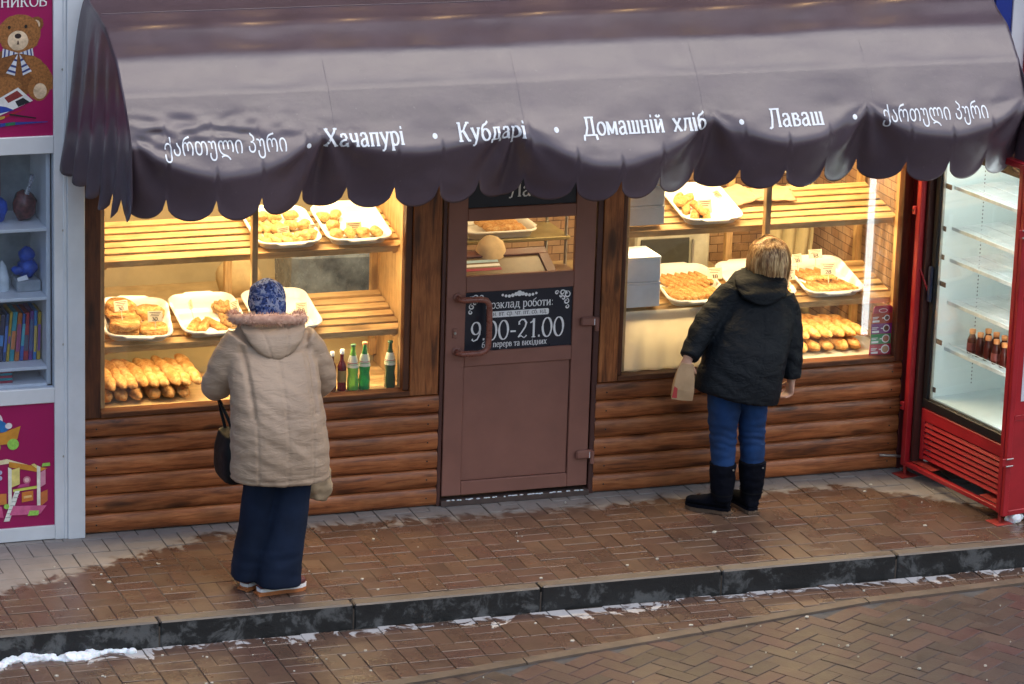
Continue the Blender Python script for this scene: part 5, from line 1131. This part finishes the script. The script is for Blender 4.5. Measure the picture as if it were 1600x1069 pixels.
def coatfn(p, n):
    d = .0045 * noise.noise(Vector((p.x * 7, p.y * 5, p.z * 24 + p.x * 14))) + .0045 * noise.noise(Vector((p.x * 4 + 3, p.y * 4, p.z * 11 + p.x * 9)))
    if n.y < -.2:
        for xs_ in (-1.183, -1.335, -1.045): d -= .0055 * math.exp(-((p.x - xs_ - .02 * (p.z - .9) * (1 if xs_ > -1.1 else -1 if xs_ < -1.3 else 0)) / .006) ** 2) * (1 if p.z < 1.22 else 0)
        d -= .004 * math.exp(-((p.z - 1.215 + .0 * p.x) / .006) ** 2) * (1 if abs(p.x + 1.18) < .17 else 0)
    d -= .005 * math.exp(-((p.z - .618) / .006) ** 2)
    for sgn, xa in ((-1, -1.352), (1, -1.012)):   # armhole seam and the crease where sleeve meets side
        if .93 < p.z < 1.27: d -= .016 * math.exp(-((p.x - xa + sgn * .10 * (1.2 - p.z) * .25) / .011) ** 2) * min(1, (1.27 - p.z) / .06) * (1 if n.y < .2 else 0)
    d += .0016 * math.sin(p.z * 85 + 2.5 * noise.noise(Vector((p.x * 5, 0, p.z * 3)))) * (1 if abs(p.x + 1.185) > .15 and p.z < 1.2 else .35)
    return n * d
b = MB(); b.loft([ring((-1.178, -1.035, .588), .250, .176, 0, 1.5), ring((-1.180, -1.036, .64), .251, .178), ring((-1.182, -1.034, .75), .246, .178), ring((-1.186, -1.02, .88), .238, .176, 3), ring((-1.190, -.985, 1.0), .231, .172, 8), ring((-1.190, -.935, 1.12), .228, .165, 15), ring((-1.186, -.875, 1.22), .214, .148, 20), ring((-1.180, -.825, 1.295), .172, .118, 22), ring((-1.172, -.79, 1.345), .105, .085, 22)])
limb(b, [(-1.325, -.845, 1.255), (-1.395, -.835, 1.15), (-1.437, -.795, 1.02), (-1.405, -.68, .985), (-1.345, -.585, .985)], [.092, .086, .082, .074, .060], 5, 18)
limb(b, [(-1.035, -.845, 1.235), (-.955, -.835, 1.13), (-.905, -.795, 1.00), (-.94, -.68, .965), (-1.005, -.585, .965)], [.092, .086, .082, .074, .060], 5, 18)
ct = organic('coat', b, m_coat, p1, .0085, 5, coatfn)
b = MB(); b.loft([ring((-1.175, -.825, 1.345), .150, .085, 10), ring((-1.178, -.875, 1.320), .168, .090, 14), ring((-1.182, -.925, 1.275), .145, .070, 18), ring((-1.186, -.955, 1.225), .098, .050, 20), ring((-1.188, -.968, 1.190), .045, .032, 20)])
def hoodfn(p, n):
    d = .003 * noise.noise(p * 16); r = abs(p.x + 1.182)
    if n.y < -.15: d -= .005 * math.exp(-((r - .062 + .25 * (1.30 - p.z)) / .005) ** 2); d -= .004 * math.exp(-((p.z - 1.325) / .005) ** 2)
    return n * d
hd1 = organic('hood', b, m_coat, ct, .007, 5, hoodfn)
m_fur = N('pink_fur'); v = m_fur.coord(rnd=False); m_fur.set(Base_Color=m_fur.ramp(m_fur.noise(v, 26, 4), [(.3, (.42, .20, .14)), (.55, (.62, .36, .26)), (.75, (.74, .52, .40))]), Roughness=.8, Sheen_Weight=.4); m_fur = m_fur.m
fp_ = [(-1.335, -.70, 1.345), (-1.352, -.80, 1.352), (-1.300, -.890, 1.368), (-1.18, -.925, 1.372), (-1.060, -.890, 1.355), (-1.005, -.80, 1.332), (-1.010, -.70, 1.320)]
b = MB(); limb(b, fp_, [.024] * 7, 6, 14); base = list(b.v); rs = random.Random(8)
warp(b, .006, 30, 2); cl = [Vector(p) for p in b.v]
P = [Vector(p) for p in fp_]
for i in range(2600):
    a = rs.uniform(0, len(P) - 1.001); k = int(a); c = P[k].lerp(P[k + 1], a - k); n = Vector((rs.gauss(0, 1), rs.gauss(0, 1), rs.gauss(0, 1))).normalized(); t = (P[k + 1] - P[k]).normalized(); n = (n - t * n.dot(t)).normalized()
    o_ = c + n * .021; e = o_ + n * rs.uniform(.010, .022) + Vector((rs.uniform(-1, 1), rs.uniform(-1, 1), rs.uniform(-1, .6))) * .009; w = n.cross(Vector((rs.gauss(0, 1), rs.gauss(0, 1), rs.gauss(0, 1)))).normalized() * .0024
    b.add([o_ - w, o_ + w, e], [(0, 1, 2)], True)
b.build('fur_trim', m_fur, hd1)
def scarf_mat():
    a = N('blue_headscarf'); v = a.coord(rnd=False); vo = a.n('TexVoronoi'); vo.inputs['Scale'].default_value = 55; a.l(v, vo.inputs['Vector'])
    n = a.noise(v, 14, 4, .6, 2.5); c = a.ramp(n, [(.35, (.012, .024, .085)), (.48, (.030, .058, .20)), (.58, (.26, .29, .40)), (.70, (.03, .055, .19))])
    c = a.mix(a.ramp(vo.outputs['Distance'], [(.25, 1.0), (.34, 0.0)]), c, (.008, .010, .05)); a.set(Base_Color=c, Roughness=.8, Specular_IOR_Level=.2); a.bump(n, .3, .006); return a.m
b = MB(); b.ell((0, -.006, .020), (.096, .110, .108), 24, 16, Q); b.loft([ring((0, -.045, .0), .088, .07), ring((0, -.055, -.055), .075, .06), ring((0, -.05, -.095), .06, .05)], M=Q); b.ell((0, -.09, -.065), (.03, .025, .02), 12, 8, Q)
organic('headscarf', b, scarf_mat(), p1, .006, 4, lambda p, n: n * (.004 * noise.noise(p * 22) + .002 * math.sin(p.z * 60 + p.x * 40)))
m_trs = mat('navy_trousers', (.008, .015, .036), .9, 0, .3, 6, .2, 200, Specular_IOR_Level=.2)
b = MB(); b.loft([ring((-1.262, -1.025, .70), .088, .115), ring((-1.272, -1.015, .52), .080, .110), ring((-1.295, -1.0, .32), .075, .100), ring((-1.325, -.985, .14), .074, .100), ring((-1.333, -.98, .058), .078, .105)])
b.loft([ring((-1.112, -1.045, .70), .095, .118), ring((-1.125, -1.055, .52), .096, .112), ring((-1.155, -1.07, .32), .100, .104), ring((-1.190, -1.085, .14), .108, .098), ring((-1.198, -1.09, .044), .112, .098)])
organic('trousers', b, m_trs, p1, .0085, 3, lambda p, n: n * (.007 * noise.noise(Vector((p.x * 10, p.y * 6, p.z * 5))) + .004 * noise.noise(Vector((p.x * 8, p.y * 8, p.z * 26))) * (1 if p.z < .25 else .3)))
m_maroon = mat('maroon_leather', (.10, .022, .026), .5, 0, .2, 12); m_osole = mat('orange_sole', (.42, .14, .045), .6); m_wsole = mat('white_midsole', (.72, .72, .74), .5)
shoe_parts((-1.352, -1.015), 32, .255, .092, m_maroon, m_osole, m_wsole, None, p1); shoe_parts((-1.300, -1.100), 8, .262, .094, m_maroon, m_osole, m_wsole, None, p1)
m_bagblk = mat('black_leather', (.0035, .004, .006), .5, 0, .3, 10, .15, 60, Specular_IOR_Level=.15)
hb1 = thing('handbag', 'black handbag hanging on the arm of the person in the beige coat', 'handbag', (-1.385, -.90, .55))
organic('bag_body', MB().loft([ring((-1.375, -.88, .553), .072, .135, 0, 0, 24, 4), ring((-1.378, -.88, .60), .078, .145, 0, 0, 24, 4), ring((-1.385, -.88, .70), .070, .135, 0, 0, 24, 4), ring((-1.390, -.88, .785), .045, .115, 0, 0, 24, 4)]), m_bagblk, hb1, .008, 3)
MB().tube([(-1.392, -.97, .775), (-1.415, -.95, .86), (-1.43, -.85, .925), (-1.415, -.70, .925), (-1.40, -.72, .86), (-1.392, -.79, .775)], .009, 8).build('strap', m_bagblk, hb1)
cb1 = thing('cloth_sack', 'beige crumpled cloth sack held below the beige coat, on the log wall side', 'sack', (-.935, -.86, .40))
b = MB(); b.loft([ring((-.945, -.86, .405), .055, .06, 0, 14), ring((-.935, -.86, .47), .085, .075, 0, 12), ring((-.945, -.85, .56), .085, .065, 0, 8), ring((-.955, -.82, .68), .050, .040), ring((-.965, -.76, .80), .025, .022), ring((-.985, -.66, .895), .018, .016)])
organic('sack_body', b, mat('linen', (.34, .25, .16), .85, 0, .2, 10, .3, 60), cb1, .008, 3, lambda p, n: n * (.012 * noise.noise(p * 17) + .008 * noise.noise(p * 34)))

# ---- woman in the black jacket
p2 = thing('person', 'blonde person in a black hooded jacket, jeans and dark boots at the bakery window', 'person', (1.52, -.48, 0))
b = MB(); HM = RZ(-14) @ RX(-34); Q = head(b, (1.770, -.210, 1.345), HM)
limb(b, [(1.755, -.235, 1.30), (1.725, -.30, 1.21)], [.050, .058]); b.loft([ring((1.705, -.30, 1.215), .11, .065, 14), ring((1.655, -.36, 1.08), .16, .10, 16), ring((1.59, -.42, .93), .145, .10, 10), ring((1.55, -.46, .78), .175, .125), ring((1.535, -.46, .66), .165, .115)])
limb(b, [(1.53, -.33, 1.17), (1.325, -.425, 1.02), (1.215, -.495, .885)], [.05, .042, .028]); limb(b, [(1.815, -.33, 1.14), (1.84, -.415, .93), (1.84, -.455, .715)], [.05, .042, .028])
limb(b, [(1.46, -.45, .70), (1.455, -.465, .42), (1.455, -.48, .08)], [.078, .052, .038]); limb(b, [(1.615, -.45, .70), (1.622, -.465, .42), (1.62, -.49, .08)], [.078, .052, .038])
hand(b, (1.213, -.497, .880), (-.30, -.12, -1), (.75, -.6, -.2), (.6, .75, -.2), 34, .95); hand(b, (1.840, -.458, .712), (-.05, .12, -1), (-.2, 1, .1), (-1, -.15, 0), 62, .92)
b2 = organic('body', b, m_skin, p2, .006, 2)
for k in (-1, 1): MB().ell((k * .030, .080, .004), (.011, .008, .008), 10, 8, Q).build('eye', m_eye, b2)
m_jak = N('black_jacket'); v = m_jak.coord(rnd=False); m_jak.set(Base_Color=m_jak.ramp(m_jak.noise(v, 4, 4), [(.3, (.0026, .0044, .0078)), (.7, (.0046, .0072, .0115))]), Roughness=.66, Specular_IOR_Level=.22)
mp = m_jak.n('Mapping'); mp.inputs['Scale'].default_value = (1.2, 1, 2.2); m_jak.l(m_jak.n('TexCoord').outputs['Object'], mp.inputs[0]); m_jak.bump(m_jak.math('ADD', m_jak.noise(mp.outputs[0], 8, 4, .5, 1.5), m_jak.math('MULTIPLY', m_jak.noise(mp.outputs[0], 22, 3, .5, 1), .3)), .7, .016); m_jak = m_jak.m
def jakfn(p, n):
    d = .006 * noise.noise(Vector((p.x * 8 + p.z * 5, p.y * 6, p.z * 7))) + .004 * noise.noise(Vector((p.x * 10, p.y * 9, p.z * 22 + p.x * 10))) 
    if p.x < 1.42 or p.x > 1.79: d += .0025 * math.sin(p.z * 70 + p.x * 40 + 4 * noise.noise(p * 6)) * .7
    if n.y < -.2: d -= .004 * math.exp(-((p.x - 1.60 - .25 * (p.z - .9)) / .006) ** 2) * (1 if p.z < 1.1 else 0)
    return n * d
b = MB(); b.loft([ring((1.515, -.475, .652), .236, .172, 0, 12), ring((1.520, -.475, .70), .238, .174, 0, 11), ring((1.545, -.468, .82), .230, .170, 2, 8), ring((1.585, -.445, .94), .226, .166, 8, 8), ring((1.630, -.40, 1.06), .222, .160, 16, 6), ring((1.668, -.345, 1.165), .205, .142, 22, 6), ring((1.695, -.30, 1.235), .155, .11, 24, 6), ring((1.715, -.275, 1.275), .085, .075, 24)])
limb(b, [(1.525, -.335, 1.175), (1.42, -.375, 1.105), (1.315, -.43, 1.015), (1.262, -.465, .945), (1.218, -.497, .890)], [.086, .076, .066, .060, .052], 5, 18); limb(b, [(1.805, -.335, 1.145), (1.838, -.37, 1.05), (1.845, -.415, .93), (1.845, -.44, .82), (1.840, -.457, .720)], [.086, .076, .066, .060, .052], 5, 18)
jk = organic('jacket', b, m_jak, p2, .0085, 4, jakfn)
b = MB(); b.loft([ring((1.690, -.320, 1.275), .130, .092, 12, 5), ring((1.676, -.362, 1.252), .152, .108, 18, 5), ring((1.660, -.402, 1.215), .148, .088, 22, 6), ring((1.648, -.435, 1.180), .110, .058, 22, 6), ring((1.640, -.450, 1.158), .06, .035, 22, 6)])
organic('hood', b, m_jak, jk, .007, 4, lambda p, n: n * (.006 * noise.noise(Vector((p.x * 7, p.y * 7, p.z * 20))) + .006 * math.sin(p.z * 95 + 9 * (p.x - 1.65) ** 2 * 10) * (1 if n.y < 0 else 0) * .6))
MB().box(1.300, 1.3025, -.50, -.47, .715, .745, 0).build('label_tag', m_print, jk)
def hair_mat():
    a = N('blonde_hair'); tc = a.n('TexCoord'); mp = a.n('Mapping'); mp.inputs['Scale'].default_value = (1, 1, .12); a.l(tc.outputs['Object'], mp.inputs[0])
    n = a.noise(mp.outputs[0], 120, 3); n2 = a.noise(mp.outputs[0], 40, 3)
    c = a.ramp(a.math('ADD', a.math('MULTIPLY', n, .6), a.math('MULTIPLY', n2, .4)), [(.40, (.20, .085, .032)), (.50, (.50, .27, .11)), (.59, (.80, .56, .30))]); a.set(Base_Color=c, Roughness=.42, Specular_IOR_Level=.5); return a.m
m_hair = hair_mat()
b = MB(); rs = random.Random(5); hc = Vector((1.772, -.205, 1.372))
HP = [(.112, .012), (.108, .040), (.095, .068), (.070, .092), (.035, .107), (.0, .113), (-.035, .114), (-.070, .110), (-.105, .106), (-.150, .100), (-.20, .085)]
HC = Vector((1.764, -.250, 1.348))
def hair_r(z):
    for (za, ra), (zb_, rb) in zip(HP, HP[1:]):
        if z >= zb_: return ra + (rb - ra) * (z - za) / (zb_ - za)
    return HP[-1][1]
core = MB(); core.loft([[tuple(HC + Vector((r * .90 * math.cos(6.283 * k / 20), r * .93 * math.sin(6.283 * k / 20) - .03 * max(0, -zz) * 2, zz - .006))) for k in range(20)] for zz, r in HP[:-3]])
hr = organic('hair', core, m_hair, p2, .006, 3)
for i in range(1700):
    th = R(rs.uniform(-232, 52)); n = 11; z1 = rs.uniform(-.19, -.115) + .035 * math.sin(th * 3 + .7); sp_ = rs.uniform(.95, 1.07); lean = rs.gauss(0, .12); pts = []
    part = Vector((rs.gauss(.0, .004), rs.uniform(-.05, .05), 0)); cl = .012 * math.sin(th * 9) ; wob = rs.uniform(0, 6.28)
    for k in range(n + 1):
        t = k / n; z = .113 + (z1 - .113) * t ** 1.25; r = hair_r(z) * sp_ + cl * t * t; a = th + lean * t + .06 * math.sin(t * 5 + wob)
        q = HC + Vector((r * .98 * math.cos(a), r * 1.02 * math.sin(a), z)); q = (HC + part + Vector((0, 0, .115))).lerp(q, min(1, t * 5.5)); pts.append(q)
    w = rs.uniform(.0014, .0032); L = []; Rr = []
    for k, p in enumerate(pts):
        t_ = (pts[min(k + 1, n)] - pts[max(k - 1, 0)]).normalized(); o_ = (p - HC); o_.z *= .4; sd = t_.cross(o_).normalized() * w * (1 - .6 * (k / n) ** 3); L.append(tuple(p - sd)); Rr.append(tuple(p + sd))
    b.add(L + Rr, [(k, k + n + 1, k + n + 2, k + 1) for k in range(n)], True)
b.build('hair_strands', m_hair, hr)
m_jean = mat('blue_jeans', (.0028, .030, .115), .9, 0, .4, 7, .3, 220)
b = MB(); b.loft([ring((1.458, -.455, .70), .088, .105), ring((1.452, -.46, .58), .084, .098), ring((1.452, -.465, .45), .070, .078), ring((1.455, -.475, .34), .066, .072), ring((1.456, -.48, .22), .058, .062)]); b.loft([ring((1.616, -.455, .70), .086, .105), ring((1.616, -.46, .58), .079, .098), ring((1.620, -.465, .45), .069, .078), ring((1.624, -.475, .34), .065, .072), ring((1.625, -.48, .22), .056, .060)])
organic('jeans', b, m_jean, p2, .008, 3, lambda p, n: n * (.007 * noise.noise(Vector((p.x * 9, p.y * 9, p.z * 26))) + .007 * (abs(math.sin(p.z * 75 + p.x * 14 + 2 * noise.noise(p * 9))) - .6) * math.exp(-((p.z - .43) / .06) ** 2)))
m_suede = mat('dark_suede', (.0028, .0035, .008), .95, 0, .4, 10, .3, 90, Specular_IOR_Level=.12); m_bsole = mat('worn_sole', (.10, .062, .040), .8)
def boot(cx, cy, heel, ang):
    sh_ = [((cx, cy, .285), .072, .076), ((cx, cy, .20), .068, .072), ((cx, cy - .004, .13), .058, .062), ((cx, cy - .004, .075), .052, .058)]
    u = shoe_parts(heel, ang, .255, .094, m_suede, m_bsole, m_suede, sh_, p2, 'boot', .085)
    MB().loft([ring((cx, cy - .003, .118), .0625, .0665, 8), ring((cx, cy - .003, .126), .0625, .0665, 8)], False).build('ankle_strap', m_bagblk, u)
    MB().lathe([(.005, 0), (.005, .004)], 8, M=T(cx + .03, cy - .073, .262) @ RX(90)).build('rivet', m_chrome, u)
    return u
boot(1.455, -.480, (1.492, -.512), 138); boot(1.626, -.482, (1.618, -.545), 97)
pb = thing('paper_bag', 'folded kraft paper bag with a red print held by the blonde person', 'paper bag', (1.20, -.52, .67))
MBg = T(1.200, -.520, .845) @ RZ(-16) @ RY(6) @ RX(4)
b = MB(); b.loft([[(sx * w, sy * d, z) for sx, sy in ((-1, -1), (0, -1.15), (1, -1), (1.0, 0), (1, 1), (0, 1.1), (-1, 1), (-1.0, 0))] for w, d, z in ((.055, .030, -.175), (.056, .031, -.12), (.050, .020, -.05), (.040, .009, .0), (.034, .006, .022))], True, False, True, MBg); warp(b, .004, 30, 4); b.build('bag_body', m_paper, pb)
MB().add([(-.0560, -.0335, -.165), (-.030, -.0372, -.165), (-.034, -.036, -.11), (-.052, -.034, -.10)], [(0, 1, 2, 3)], False, MBg).build('red_print', flat('red_print', (.45, .05, .05), .6), pb)
